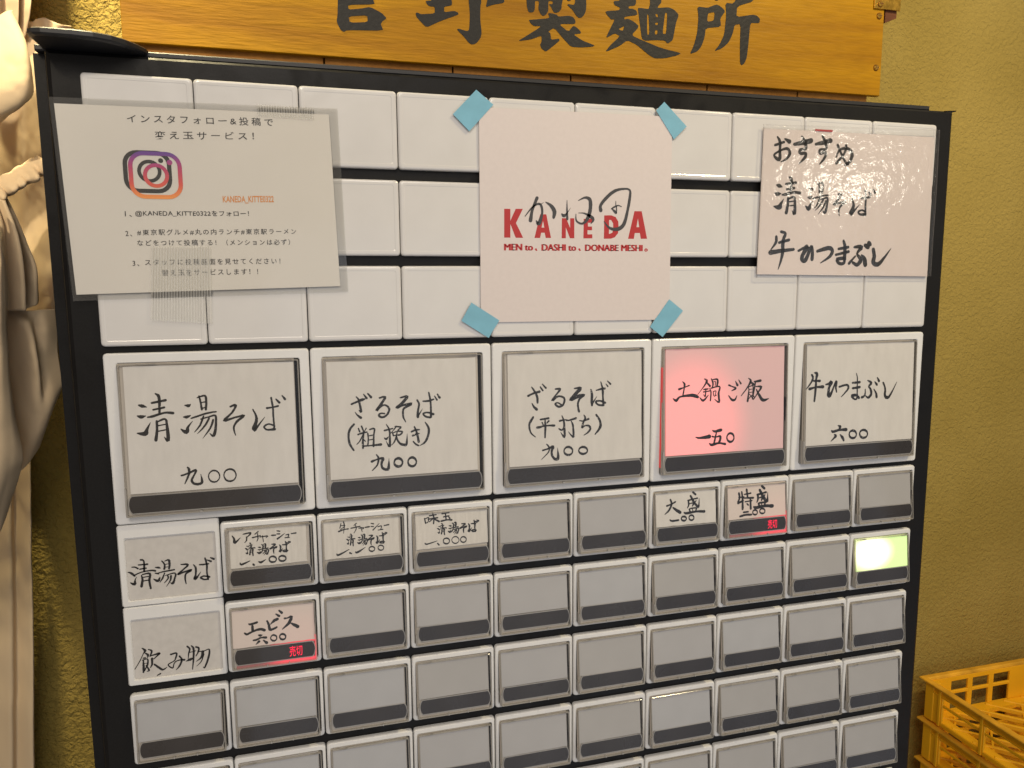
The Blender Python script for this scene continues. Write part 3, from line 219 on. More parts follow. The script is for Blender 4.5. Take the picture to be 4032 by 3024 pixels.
CLOTH={
 'hanging_pleat':[[(-2.247,4.2,2.708),(-1.827,3.6,2.498),(-1.795,4.0,2.671),(-1.53,3.5,2.487),(-1.576,3.9,2.652),(-1.375,3.5,2.504),(-1.476,4.3,2.833)],[(-2.295,4.2,2.17),(-1.871,3.6,1.984),(-1.845,4.0,2.137),(-1.578,3.5,1.974),(-1.628,3.9,2.12),(-1.425,3.5,1.989),(-1.549,4.3,2.278)],[(-2.327,4.2,1.808),(-1.901,3.6,1.638),(-1.884,4.0,1.777),(-1.615,3.5,1.628),(-1.672,3.9,1.761),(-1.472,3.5,1.64),(-1.617,4.3,1.904)],[(-2.357,4.2,1.474),(-1.997,3.8,1.376),(-1.912,4.0,1.446),(-1.673,3.6,1.338),(-1.699,3.9,1.431),(-1.582,3.7,1.377),(-1.694,4.3,1.557)]],
 'gathered_puff':[[(-2.158,3.4,1.124),(-1.844,3.2,1.199),(-1.591,3.0,1.225),(-1.483,3.0,1.302),(-1.422,3.1,1.362),(-1.446,3.4,1.422)],[(-1.882,2.6,0.717),(-1.48,2.1,0.704),(-1.244,1.9,0.737),(-1.156,2.0,0.824),(-1.197,2.4,0.958),(-1.321,3.0,1.093)],[(-1.758,2.2,0.356),(-1.365,1.7,0.325),(-1.168,1.6,0.384),(-1.086,1.7,0.442),(-1.118,2.1,0.551),(-1.231,2.6,0.654)],[(-1.776,2.2,0.149),(-1.424,1.8,0.074),(-1.227,1.7,0.112),(-1.141,1.8,0.191),(-1.107,2.0,0.281),(-1.163,2.4,0.386)],[(-2.029,2.8,-0.054),(-1.658,2.4,-0.064),(-1.471,2.3,0.018),(-1.365,2.3,0.129),(-1.291,2.4,0.263),(-1.236,2.6,0.404)],[(-2.371,3.6,-0.385),(-2.012,3.3,-0.302),(-1.814,3.2,-0.108),(-1.673,3.1,0.067),(-1.518,3.0,0.266),(-1.395,3.0,0.443)]],
 'back_drop':[[(-1.842,4.5,1.86),(-1.576,4.0,1.629),(-1.505,4.1,1.68),(-1.419,4.3,1.735),(-1.235,4.2,1.661),(-1.125,4.5,1.69)],[(-1.892,4.5,1.258),(-1.586,3.7,1.051),(-1.408,3.4,0.978),(-1.43,3.8,1.09),(-1.402,4.1,1.178),(-1.381,4.5,1.293)],[(-1.937,4.5,0.713),(-1.608,3.6,0.517),(-1.418,3.3,0.457),(-1.412,3.6,0.528),(-1.415,4.0,0.624),(-1.423,4.5,0.742)],[(-1.953,4.5,0.163),(-1.665,3.7,0.023),(-1.427,3.2,-0.061),(-1.402,3.4,-0.022),(-1.457,3.9,0.071),(-1.497,4.5,0.183)],[(-1.973,4.5,-0.295),(-1.746,3.9,-0.441),(-1.543,3.5,-0.462),(-1.411,3.4,-0.412),(-1.463,3.9,-0.369),(-1.533,4.5,-0.28)],[(-2.036,4.6,-0.882),(-1.761,4.0,-1.0),(-1.556,3.6,-1.096),(-1.411,3.4,-1.111),(-1.475,3.9,-1.069),(-1.544,4.5,-1.017)],[(-2.108,4.6,-1.764),(-1.853,4.0,-1.778),(-1.597,3.5,-1.821),(-1.423,3.3,-1.826),(-1.474,3.8,-1.815),(-1.573,4.5,-1.801)],[(-2.206,4.6,-2.591),(-1.95,4.1,-2.572),(-1.751,3.8,-2.561),(-1.604,3.7,-2.56),(-1.533,3.9,-2.571),(-1.603,4.5,-2.598)]],
 'inner_pocket':[[(-2.47,4.0,0.563),(-2.299,4.3,0.644),(-2.004,4.1,0.614),(-1.961,4.5,0.711),(-1.735,4.2,0.653)],[(-2.485,3.9,-0.036),(-2.423,4.5,0.078),(-2.121,4.3,0.054),(-2.044,4.6,0.112),(-1.776,4.2,0.05)],[(-2.496,3.8,-0.602),(-2.473,4.5,-0.507),(-2.204,4.4,-0.513),(-2.093,4.6,-0.483),(-1.833,4.3,-0.516)],[(-2.552,3.8,-1.219),(-2.531,4.5,-1.166),(-2.26,4.4,-1.17),(-2.149,4.6,-1.153),(-1.842,4.3,-1.172)],[(-2.622,3.8,-2.003),(-2.603,4.5,-2.001),(-2.33,4.4,-2.003),(-2.219,4.6,-2.003),(-1.881,4.4,-2.006)]],
 'tieback':[[(-2.16,3.1,-0.891),(-2.005,2.734,-0.962),(-1.904,2.501,-1.046),(-1.975,2.734,-1.08),(-2.1,3.1,-1.088)],[(-2.103,3.1,-0.874),(-1.946,2.699,-0.936),(-1.843,2.458,-1.021),(-1.917,2.699,-1.054),(-2.053,3.1,-1.066)],[(-2.067,3.1,-0.82),(-1.814,2.463,-0.932),(-1.695,2.175,-1.021),(-1.785,2.463,-1.046),(-2.004,3.1,-1.014)],[(-2.027,3.1,-0.79),(-1.859,2.709,-0.875),(-1.758,2.471,-0.961),(-1.829,2.709,-0.993),(-1.958,3.1,-1.002)],[(-1.967,3.1,-0.781),(-1.858,2.834,-0.831),(-1.767,2.621,-0.916),(-1.827,2.834,-0.95),(-1.91,3.1,-0.966)],[(-1.915,3.1,-0.734),(-1.688,2.485,-0.841),(-1.574,2.202,-0.932),(-1.659,2.485,-0.956),(-1.861,3.1,-0.922)],[(-1.882,3.1,-0.691),(-1.674,2.574,-0.801),(-1.567,2.309,-0.891),(-1.644,2.574,-0.917),(-1.815,3.1,-0.912)],[(-1.836,3.1,-0.683),(-1.711,2.813,-0.742),(-1.621,2.595,-0.829),(-1.68,2.813,-0.861),(-1.766,3.1,-0.866)],[(-1.772,3.1,-0.649),(-1.6,2.622,-0.735),(-1.498,2.366,-0.827),(-1.569,2.622,-0.852),(-1.718,3.1,-0.834)],[(-1.727,3.1,-0.596),(-1.544,2.593,-0.709),(-1.442,2.332,-0.801),(-1.514,2.593,-0.825),(-1.671,3.1,-0.819)],[(-1.695,3.1,-0.581),(-1.525,2.674,-0.669),(-1.429,2.428,-0.76),(-1.494,2.674,-0.786),(-1.622,3.1,-0.766)],[(-1.64,3.1,-0.561),(-1.457,2.608,-0.647),(-1.358,2.349,-0.741),(-1.427,2.608,-0.764),(-1.574,3.1,-0.747)],[(-1.578,3.1,-0.505),(-1.452,2.733,-0.6),(-1.362,2.5,-0.692),(-1.421,2.733,-0.718),(-1.527,3.1,-0.72)],[(-1.542,3.1,-0.478),(-1.389,2.682,-0.576),(-1.297,2.439,-0.67),(-1.358,2.682,-0.694),(-1.477,3.1,-0.67)],[(-1.504,3.1,-0.468),(-1.275,2.468,-0.576),(-1.171,2.182,-0.675),(-1.245,2.468,-0.691),(-1.43,3.1,-0.658)],[(-1.441,3.1,-0.418),(-1.311,2.729,-0.509),(-1.223,2.494,-0.603),(-1.279,2.729,-0.627),(-1.381,3.1,-0.619)],[(-1.386,3.1,-0.376),(-1.292,2.82,-0.465),(-1.21,2.604,-0.557),(-1.26,2.82,-0.584),(-1.331,3.1,-0.577)],[(-1.355,3.1,-0.369),(-1.139,2.47,-0.486),(-1.038,2.184,-0.587),(-1.108,2.47,-0.601),(-1.284,3.1,-0.566)],[(-1.308,3.1,-0.331),(-1.13,2.592,-0.437),(-1.036,2.33,-0.536),(-1.098,2.592,-0.554),(-1.234,3.1,-0.517)]],
 'pointed_flap':[[(-1.946,3.0,-0.822),(-1.704,2.6,-0.878),(-1.757,2.9,-0.844),(-1.653,2.7,-0.865),(-1.76,3.1,-0.843)],[(-1.862,2.9,-1.163),(-1.632,2.5,-1.194),(-1.649,2.75,-1.158),(-1.513,2.5,-1.164),(-1.654,3.0,-1.115)],[(-1.84,2.9,-1.511),(-1.573,2.5,-1.53),(-1.564,2.7,-1.505),(-1.416,2.45,-1.503),(-1.551,3.0,-1.468)],[(-1.813,2.9,-1.804),(-1.547,2.5,-1.813),(-1.507,2.65,-1.804),(-1.336,2.4,-1.801),(-1.438,2.9,-1.78)],[(-1.944,3.3,-2.323),(-1.725,2.9,-2.315),(-1.62,2.9,-2.316),(-1.422,2.7,-2.248),(-1.431,3.0,-2.17)]],
 'narrow_flap':[[(-1.917,2.7,-0.9),(-1.673,2.3,-0.94),(-1.683,2.5,-0.917),(-1.531,2.2,-0.97),(-1.684,2.7,-0.936)],[(-1.86,2.6,-1.245),(-1.593,2.2,-1.274),(-1.607,2.45,-1.253),(-1.452,2.2,-1.258),(-1.595,2.7,-1.21)],[(-1.869,2.6,-1.64),(-1.625,2.3,-1.651),(-1.578,2.45,-1.645),(-1.401,2.2,-1.649),(-1.537,2.7,-1.623)],[(-2.023,3.0,-2.313),(-1.724,2.6,-2.306),(-1.622,2.6,-2.308),(-1.453,2.4,-2.305),(-1.538,2.8,-2.309)]],
 'front_fold':[[(-1.861,2.2,-1.063),(-1.609,1.9,-1.089),(-1.551,2.0,-1.078),(-1.582,2.3,-1.06)],[(-1.857,2.1,-1.446),(-1.558,1.8,-1.462),(-1.501,1.9,-1.455),(-1.564,2.3,-1.485)],[(-1.907,2.1,-2.012),(-1.569,1.7,-2.015),(-1.506,1.85,-2.001),(-1.518,2.2,-1.986)],[(-1.968,2.1,-2.696),(-1.626,1.7,-2.676),(-1.557,1.9,-2.665),(-1.584,2.2,-2.657)],[(-2.059,2.1,-3.718),(-1.707,1.7,-3.61),(-1.583,1.9,-3.54),(-1.583,2.2,-3.532)],[(-2.151,2.2,-4.31),(-1.799,1.8,-4.236),(-1.613,2.0,-4.069),(-1.553,2.3,-4.08)],[(-2.332,2.5,-5.035),(-1.966,2.1,-4.883),(-1.743,2.2,-4.487),(-1.618,2.5,-4.301)],[(-2.548,2.9,-5.715),(-2.198,2.6,-5.421),(-1.966,2.6,-5.163),(-1.849,2.8,-4.858)]],
 'sagging_drape':[[(-2.245,2.9,-2.319),(-1.951,2.8,-2.321),(-1.782,2.8,-2.309),(-1.606,2.7,-2.323),(-1.449,2.7,-2.314),(-1.365,2.9,-2.308),(-1.302,3.3,-2.307)],[(-2.149,2.6,-2.542),(-1.895,2.6,-2.519),(-1.699,2.6,-2.464),(-1.479,2.35,-2.515),(-1.469,2.7,-2.562),(-1.342,2.8,-2.57),(-1.283,3.2,-2.593)],[(-2.18,2.6,-2.889),(-1.923,2.6,-2.839),(-1.66,2.6,-2.758),(-1.408,2.2,-2.878),(-1.453,2.65,-2.887),(-1.373,2.9,-2.911),(-1.293,3.2,-2.939)],[(-2.259,2.7,-3.339),(-1.972,2.7,-3.292),(-1.703,2.7,-3.183),(-1.421,2.3,-3.249),(-1.453,2.7,-3.192),(-1.352,2.8,-3.208),(-1.265,3.1,-3.246)],[(-2.352,2.8,-3.953),(-2.03,2.8,-3.849),(-1.743,2.7,-3.664),(-1.489,2.5,-3.614),(-1.381,2.55,-3.537),(-1.318,2.7,-3.502),(-1.289,3.1,-3.41)],[(-2.488,3.0,-4.609),(-2.148,3.0,-4.382),(-1.852,2.9,-4.159),(-1.61,2.7,-3.978),(-1.496,2.7,-3.892),(-1.442,2.85,-3.814),(-1.475,3.3,-3.746)],[(-2.699,3.4,-5.221),(-2.27,3.3,-4.867),(-1.974,3.2,-4.57),(-1.804,3.1,-4.429),(-1.706,3.1,-4.307),(-1.603,3.2,-4.142),(-1.608,3.5,-4.019)]],
 'lower_panel':[[(-2.89,4.1,-3.669),(-2.716,4.4,-3.723),(-2.332,4.0,-3.681),(-2.291,4.3,-3.728),(-2.068,4.0,-3.693),(-2.148,4.6,-3.78)],[(-2.981,4.1,-4.685),(-2.807,4.4,-4.771),(-2.381,3.9,-4.68),(-2.378,4.3,-4.778),(-2.103,3.9,-4.7),(-2.236,4.6,-4.861)],[(-3.09,4.1,-5.896),(-2.916,4.4,-6.021),(-2.483,3.9,-5.887),(-2.43,4.2,-6.0),(-2.187,3.9,-5.918),(-2.314,4.6,-6.155)],[(-3.217,4.1,-7.317),(-3.043,4.4,-7.488),(-2.588,3.9,-7.306),(-2.536,4.2,-7.461),(-2.28,3.9,-7.349),(-2.411,4.6,-7.674)],[(-3.415,4.1,-9.524),(-3.241,4.4,-9.768),(-2.774,3.9,-9.51),(-2.724,4.2,-9.729),(-2.454,3.9,-9.572),(-2.58,4.6,-10.036)],[(-3.693,4.1,-12.619),(-3.519,4.4,-12.965),(-3.035,3.9,-12.601),(-2.987,4.2,-12.912),(-2.692,3.9,-12.695),(-2.818,4.6,-13.356)]],
}
# ---------------------------------------------------------------- writing
from mathutils import noise as mnoise
def catmull(p, n=4):
    if len(p) < 3: 
        a, b = p[0], p[-1]; k = 4
        return [tuple(a[i]+(b[i]-a[i])*t/k for i in range(3)) for t in range(k+1)]
    q = [p[0]] + list(p) + [p[-1]]; out = []
    for i in range(1, len(q)-2):
        for t in range(n):
            u = t/n; out.append(tuple(0.5*((2*q[i][c]) + (-q[i-1][c]+q[i+1][c])*u + (2*q[i-1][c]-5*q[i][c]+4*q[i+1][c]-q[i+2][c])*u*u + (-q[i-1][c]+3*q[i][c]-3*q[i+1][c]+q[i+2][c])*u**3) for c in range(3)))
    out.append(tuple(p[-1])); return out
def ink_strokes(mb, code, yf, dx=0, dz=0, grow=1.0, jit=0.12):
    rnd = random.Random(len(code))
    for st in code.split('|'):
        pts = [tuple(float(v) for v in q.split(',')) for q in st.split()]
        pts = [(a/1000+dx, b/1000+dz, c/2000*grow) for a, b, c in pts]
        c = catmull(pts, 4); n = len(c)
        Lf, Rt = [], []
        for i, (x, z, wd) in enumerate(c):
            a = c[max(i-1, 0)]; b = c[min(i+1, n-1)]; tx, tz = b[0]-a[0], b[1]-a[1]; l = math.hypot(tx, tz) or 1
            nx, nz = -tz/l, tx/l; h = max(wd, 0.003)/2
            h1 = h*(1+rnd.uniform(-jit, jit)); h2 = h*(1+rnd.uniform(-jit, jit))
            Lf.append((x+nx*h1, z+nz*h1)); Rt.append((x-nx*h2, z-nz*h2))
        y = lambda z: yf(z)
        for i in range(n-1):
            q = [Lf[i], Lf[i+1], Rt[i+1], Rt[i]]
            mb.face([(x, y(z), z) for x, z in q])
        for (x, z, wd), o, s_ in ((c[0], c[1], -1), (c[-1], c[-2], -1)):     # rounded ends
            tx, tz = o[0]-x, o[1]-z; l = math.hypot(tx, tz) or 1; tx, tz = -tx/l, -tz/l; h = max(wd, 0.003)/2
            fan = [(x - tz*h*math.cos(a) + tx*h*math.sin(a), z + tx*h*math.cos(a) + tz*h*math.sin(a)) for a in (0, 0.8, 1.57, 2.34, 3.1416)]
            mb.face([(px, y(pz), pz) for px, pz in fan])
def lettering(name, code, yf, origin, parent, mt, **kw):
    mb = MB(); ink_strokes(mb, code, yf, -origin[0], -origin[2], **{'grow': 1.22, **kw})
    return link(name, mb.mesh(name, [mt], recalc=False), parent, (0, 0, 0))
def font_mesh(body, bold=0.0, space=1.0):
    c = bpy.data.curves.new('t', 'FONT'); c.body = body; c.offset = bold; c.space_character = space; c.resolution_u = 3; c.fill_mode = 'FRONT' if hasattr(c, 'fill_mode') else 'BOTH'
    o = bpy.data.objects.new('t', c); COL.objects.link(o)
    dg = bpy.context.evaluated_depsgraph_get(); dg.update(); ev = o.evaluated_get(dg); me = ev.to_mesh()
    vs = [v.co.copy() for v in me.vertices]; fs = [tuple(p.vertices) for p in me.polygons]; ev.to_mesh_clear()
    bpy.data.objects.remove(o); bpy.data.curves.remove(c)
    return vs, fs
def text_into(mb, body, x0, x1, zc0, zc1, h, y, bold=0.0, ox=0, oz=0, mi=0, yf=None, space=1.0, wob=0.0):
    vs, fs = font_mesh(body, bold, space)
    if wob: vs = [Vector((v.x+wob*mnoise.noise(Vector((v.x*1.7, v.y*1.7, 1))), v.y+wob*mnoise.noise(Vector((v.x*1.3, v.y*2.1, 5)))+wob*.7*mnoise.noise(Vector((v.x*.6, 0, 9))), 0)) for v in vs]
    a = min(v.x for v in vs); b = max(v.x for v in vs); c = min(v.y for v in vs); d = max(v.y for v in vs)
    base = len(mb.v)
    for v in vs:
        t = (v.x-a)/(b-a); z = zc0+(zc1-zc0)*t + ((v.y-c)/(d-c)-0.5)*h + oz
        mb.v.append((x0+(x1-x0)*t+ox, yf(z) if yf else y, z))
    for f in fs: mb.f.append(tuple(base+i for i in f)); mb.m.append(mi)
def shape(mb, code, y, depth, ox=0, oz=0, mi=0, smooth=True):
    rings = [[tuple(float(v)/1000 for v in q.split(',')) for q in r.split()] for r in code.split(';')]
    R2 = []
    for r in rings:
        if smooth:
            o = []
            for i in range(len(r)):
                a = r[i]; b = r[(i+1) % len(r)]
                o += [(a[0]+(b[0]-a[0])*0.16, a[1]+(b[1]-a[1])*0.16), (a[0]+(b[0]-a[0])*0.84, a[1]+(b[1]-a[1])*0.84)]
            r = o
        R2.append([(x+ox, z+oz) for x, z in r])
    tri = tessellate_polygon([[Vector((x, z, 0)) for x, z in r] for r in R2])
    flat = [p for r in R2 for p in r]; b = len(mb.v)
    mb.v += [(x, y, z) for x, z in flat]
    for t in tri: mb.f.append(tuple(b+i for i in t)); mb.m.append(mi)
    for r in R2:
        k = len(mb.v); n = len(r); mb.v += [(x, y, z) for x, z in r] + [(x, y+depth, z) for x, z in r]
        for i in range(n): j = (i+1) % n; mb.f.append((k+i, k+j, k+n+j, k+n+i)); mb.m.append(mi)

# ---------------------------------------------------------------- wall
def wall_material():
    mt = bpy.data.materials.new('yellow_stucco'); mt.use_nodes = True; nt = mt.node_tree; b = nt.nodes['Principled BSDF']
    b.inputs['Roughness'].default_value = 0.95; b.inputs['Specular IOR Level'].default_value = 0.06
    tc = nt.nodes.new('ShaderNodeTexCoord')
    n0 = nt.nodes.new('ShaderNodeTexNoise'); n0.inputs['Scale'].default_value = 55; n0.inputs['Detail'].default_value = 3; nt.links.new(tc.outputs['Object'], n0.inputs['Vector'])
    mixv = nt.nodes.new('ShaderNodeMix'); mixv.data_type = 'VECTOR'; mixv.inputs[0].default_value = 0.008
    nt.links.new(tc.outputs['Object'], mixv.inputs[4]); nt.links.new(n0.outputs['Color'], mixv.inputs[5])
    n1 = nt.nodes.new('ShaderNodeTexNoise'); n1.inputs['Scale'].default_value = 250; n1.inputs['Detail'].default_value = 3; n1.inputs['Distortion'].default_value = 0.6
    nt.links.new(mixv.outputs[1], n1.inputs['Vector'])
    n2 = nt.nodes.new('ShaderNodeTexNoise'); n2.inputs['Scale'].default_value = 460; n2.inputs['Detail'].default_value = 4; nt.links.new(tc.outputs['Object'], n2.inputs['Vector'])
    ad = nt.nodes.new('ShaderNodeMath'); ad.operation = 'MULTIPLY_ADD'; ad.inputs[1].default_value = 0.25
    nt.links.new(n2.outputs['Fac'], ad.inputs[0]); nt.links.new(n1.outputs['Fac'], ad.inputs[2])
    # the trowelled texture is coarser and deeper on the left part of the wall
    sx = nt.nodes.new('ShaderNodeSeparateXYZ'); nt.links.new(tc.outputs['Object'], sx.inputs[0])
    mr = nt.nodes.new('ShaderNodeMapRange'); mr.inputs['From Min'].default_value = 0.1; mr.inputs['From Max'].default_value = 0.75; mr.inputs['To Min'].default_value = 1.0; mr.inputs['To Max'].default_value = 0.6
    nt.links.new(sx.outputs['X'], mr.inputs['Value'])
    bp = nt.nodes.new('ShaderNodeBump'); bp.inputs['Distance'].default_value = 0.0040
    nt.links.new(mr.outputs[0], bp.inputs['Strength']); nt.links.new(ad.outputs[0], bp.inputs['Height']); nt.links.new(bp.outputs[0], b.inputs['Normal'])
    n3 = nt.nodes.new('ShaderNodeTexNoise'); n3.inputs['Scale'].default_value = 6; n3.inputs['Detail'].default_value = 5; nt.links.new(tc.outputs['Object'], n3.inputs['Vector'])
    cr = nt.nodes.new('ShaderNodeValToRGB'); cr.color_ramp.elements[0].position = 0.35; cr.color_ramp.elements[1].position = 0.7
    cr.color_ramp.elements[0].color = (0.315, 0.228, 0.056, 1); cr.color_ramp.elements[1].color = (0.39, 0.288, 0.080, 1)
    nt.links.new(n3.outputs['Fac'], cr.inputs[0]); nt.links.new(cr.outputs[0], b.inputs['Base Color'])
    return mt
mb = MB(); mb.box(-30, 60, 4.9, 7.0, -30, 40)
tag(link('wall', mb.mesh('wall', [wall_material()])), kind='structure')

# ---------------------------------------------------------------- ticket machine
machine = empty('ticket_machine', P(5, 2.5, -30), 'black food ticket machine with rows of white framed push buttons and blank white tiles', 'ticket machine')
MO = (5, 2.5, -30)
def mpart(name, mb, mats, origin, parent=machine, base=MO, **kw):
    lab = kw.pop('label', None)
    return link(name, mb.mesh(name, mats, **kw), parent, ((origin[0]-base[0])*S, (origin[1]-base[1])*S, (origin[2]-base[2])*S), lab)
def shift(mb, o):
    mb.v = [(x-o[0], y-o[1], z-o[2]) for x, y, z in mb.v]; return mb
mb = MB()      # cabinet body
mb.loops([[(x, 0.55, z) for x, z in ((-0.5, -30), (10.28, -30), (10.28, 0.2), (-0.5, 0.2))],
          [(x, 0.5, z) for x, z in ((-0.46, -30), (10.26, -30), (10.26, 0.2), (-0.46, 0.2))],
          [(x, 0.22, z) for x, z in ((-0.44, -30), (10.24, -30), (10.24, 0.2), (-0.44, 0.2))],
          [(x, 0.22, z) for x, z in ((-0.34, -30), (10.2, -30), (10.2, 0.16), (-0.34, 0.16))],
          [(x, 0.30, z) for x, z in ((-0.33, -30), (10.2, -30), (10.2, 0.16), (-0.33, 0.16))]], 0, False, True)
mb.box(-0.5, 10.28, 0.55, 4.85, -30, 0.2)
mpart('cabinet', shift(mb, (5, 0.5, -30)), [M['black']], (5, 0.5, -30))
mb = MB()      # front panel with rolled edge
def pl(x0, x1, z0, z1, y): return [(x0, y, z0), (x1, y, z0), (x1, y, z1), (x0, y, z1)]
mb.loops([pl(-0.31, 10.30, -29.9, 0.2, 0.2), pl(-0.31, 10.30, -29.9, 0.2, 0.12), pl(-0.29, 10.285, -29.88, 0.19, 0.075), pl(-0.25, 10.25, -29.85, 0.165, 0.055)], 0, True, True)
mpart('front_panel', shift(mb, (5, 0.1, -30)), [M['black']], (5, 0.1, -30))
mb = MB()      # top strip of the cabinet, ends short of the right corner
mb.box(-0.40, 9.98, 0.13, 4.8, 0.205, 0.262, bev=0.012)
mpart('top_strip', shift(mb, (5, 0.1, 0.2)), [M['cap']], (5, 0.1, 0.2))
mb = MB()
mb.loops([[(10.16, .06, .17), (10.36, .09, .2), (10.34, .2, .2), (10.16, .2, .18)], [(10.16, .06, .195), (10.37, .09, .215), (10.35, .2, .215), (10.16, .2, .2)]], 0, True, True)
mpart('corner_lug', shift(mb, (10.2, 0.1, 0.18)), [M['black']], (10.2, 0.1, 0.18))
mb = MB()      # rounded lip jutting out at the top left corner
prof = [(-0.33, 0.5), (-0.335, 0.1), (-0.335, -0.22), (-0.32, -0.28), (-0.28, -0.32), (-0.2, -0.34), (0.05, -0.335), (0.22, -0.31), (0.36, -0.25), (0.46, -0.15), (0.54, -0.02), (0.585, 0.08), (0.6, 0.2), (0.6, 0.5)]
def ins(p, d):
    cx, cy = 0.1, 0.25
    return [(x-(0.03 if x > cx else -0.03)*d, y+(0.03*d if y < cy else 0)) for x, y in p]
mb.loops([[(x, y, 0.212) for x, y in ins(prof, 1)], [(x, y, 0.222) for x, y in ins(prof, .4)], [(x, y, 0.235) for x, y in prof], [(x, y, 0.27) for x, y in prof], [(x, y, 0.285) for x, y in ins(prof, .6)], [(x, y, 0.29) for x, y in ins(prof, 1.5)]], 0, True, True)
mpart('top_lip', shift(mb, (0, 0, 0.25)), [M['cap']], (0, 0, 0.25), smooth=False)

# blank tiles 3 rows x 10
def tile_mesh(wd, h):
    mb = MB(); r = 0.035; a = 0.0035
    L = [rrect(a, wd-a, -h, 0, r, 0.06), rrect(a, wd-a, -h, 0, r, 0.026), *[rrect(a+q, wd-a-q, -h+q, -q, r, y) for q, y in ((.002, .016), (.007, .008), (.015, .003), (.026, 0.0))],
         rrect(a+.05, wd-a-.05, -h+.05, -.05, r*.7, 0.0), rrect(a+.056, wd-a-.056, -h+.056, -.056, r*.6, 0.0025)]
    mb.loops(L, 0, True, True); return mb.mesh('blank_tile', [M['tile']])
tm = tile_mesh(1.0, 0.80); trnd = random.Random(4)
for zt in (0, -0.914, -1.821):
    for c in range(10):
        to = link('blank_tile', tm, machine, ((c-MO[0])*S, (-MO[1]+trnd.uniform(-.002, .002))*S, (zt-MO[2])*S))
        to.rotation_euler = [math.radians(trnd.uniform(-.3, .3)) for _ in range(3)]; to.rotation_euler.y *= .3

DP = 0.07
class Geo: pass
def geo(big):
    g = Geo()
    if big: g.w, g.h = 2.0, 1.776; g.ox0, g.ox1, g.oz1, g.oz0 = 0.125, 1.895, -0.10, -(1.776-0.087); g.cx0, g.cx1, g.cz1, g.cz0 = 0.19, 1.835, -0.135, -1.44; g.bx0, g.bx1, g.bz1, g.bz0 = 0.165, 1.85, -1.463, -1.642
    else: g.w, g.h = 1.0, 0.80; g.ox0, g.ox1, g.oz1, g.oz0 = 0.048, 0.957, -0.065, -0.75; g.cx0, g.cx1, g.cz1, g.cz0 = 0.085, 0.915, -0.085, -0.505; g.bx0, g.bx1, g.bz1, g.bz0 = 0.088, 0.922, -0.524, -0.690
    g.yf = lambda z: -0.004 - DP*(g.oz1-z)/(g.oz1-g.oz0)
    return g
def bezel_mesh(g):
    mb = MB(); a = 0.006; r = 0.035; q = 0.022
    L = [rrect(a, g.w-a, -g.h, 0, r, 0.06), rrect(a, g.w-a, -g.h, 0, r, 0.02), rrect(a+.005, g.w-a-.005, -g.h+.005, -.005, r, 0.006), rrect(a+.016, g.w-a-.016, -g.h+.016, -.016, r*.8, 0.0),
         rrect(g.ox0-.007, g.ox1+.007, g.oz0-.007, g.oz1+.007, q, 0.0), rrect(g.ox0, g.ox1, g.oz0, g.oz1, q, 0.006), rrect(g.ox0, g.ox1, g.oz0, g.oz1, q, 0.075)]
    b0 = len(L)
    mb.loops(L, 0, True, False)
    mb.loops([rrect(g.ox0, g.ox1, g.oz0, g.oz1, q, 0.0745), rrect(g.ox0+.3*q, g.ox1-.3*q, g.oz0+.3*q, g.oz1-.3*q, q*.8, 0.0742)], 1, False, True)
    P0 = [(g.ox0+.002, z) for z in (g.oz0+.004, g.oz1-.004)]; xr = g.cx1+.002
    mb.loops([[(x, g.yf(z)+.014, z) for x, z in ((g.ox0+.003, g.oz0+.004), (xr, g.oz0+.004), (xr, g.oz1-.004), (g.ox0+.003, g.oz1-.004))],
              [(x, g.yf(z)+.022, z) for x, z in ((g.ox0+.003, g.oz0+.004), (xr, g.oz0+.004), (xr, g.oz1-.004), (g.ox0+.003, g.oz1-.004))]], 1, True, True)
    return mb.mesh('button_frame', [M['white'], M['well']])
def cover_mesh(g):
    mb = MB(); e = 0.010; x0, x1, z0, z1 = g.ox0+e, g.ox1-e, g.oz0+e, g.oz1-e
    yo = lambda z: g.yf(z)-0.016
    yi = lambda z: g.yf(z)-0.012
    t = 0.014
    A = rrect(x0, x1, z0, z1, .018, 0.06); Bq = rrect(x0, x1, z0, z1, .018, 0, yf=lambda z: yo(z)+.004); Cq = rrect(x0+.004, x1-.004, z0+.004, z1-.004, .016, 0, yf=yo)
    mb.loops([A, Bq, Cq], 1)
    mb.loops([Cq, rrect(x0+t, x1-t, z0+t, z1-t, .012, 0, yf=yo)], 1)
    mb.face([p for p in rrect(x0+t, x1-t, z0+t, z1-t, .012, 0, yf=yo)], 0)
    # inner side walls of the shell and moulded details
    mb.loops([rrect(x0+t, x1-t, z0+t, z1-t, .012, 0.05), rrect(x0+t, x1-t, z0+t, z1-t, .012, 0, yf=yi)], 1)
    for fx in (0.10, 0.86):                                              # hinge tabs at the top
        xx = x0+(x1-x0)*fx; mb.box(xx, xx+.05*g.w, -0.021, 0.0, z1-.016, z1-.002, 1)
        mb.box(xx+.055*g.w, xx+.09*g.w, -0.020, 0.0, z1-.014, z1-.002, 2)
    for fx in (0.40, 0.66):                                              # sprue marks at the bottom edge
        xx = x0+(x1-x0)*fx; mb.box(xx, xx+.012*g.w, yo(z0)-.002, yo(z0)+.03, z0-.001, z0+.02, 3)
    mb.box(x1-.014, x1-.004, -0.03, 0.05, z0+.33*g.h, z0+.50*g.h, 2)      # dark latch on the right side
    mb.box(x0-.004, x0+.012, yo(z0+.1)+.004, 0.02, z0+.0, z0+.17*g.h, 3)   # clip at lower left
    return mb.mesh('flip_cover', [M['cover'], M['edge'], M['bar'], M['lip']])
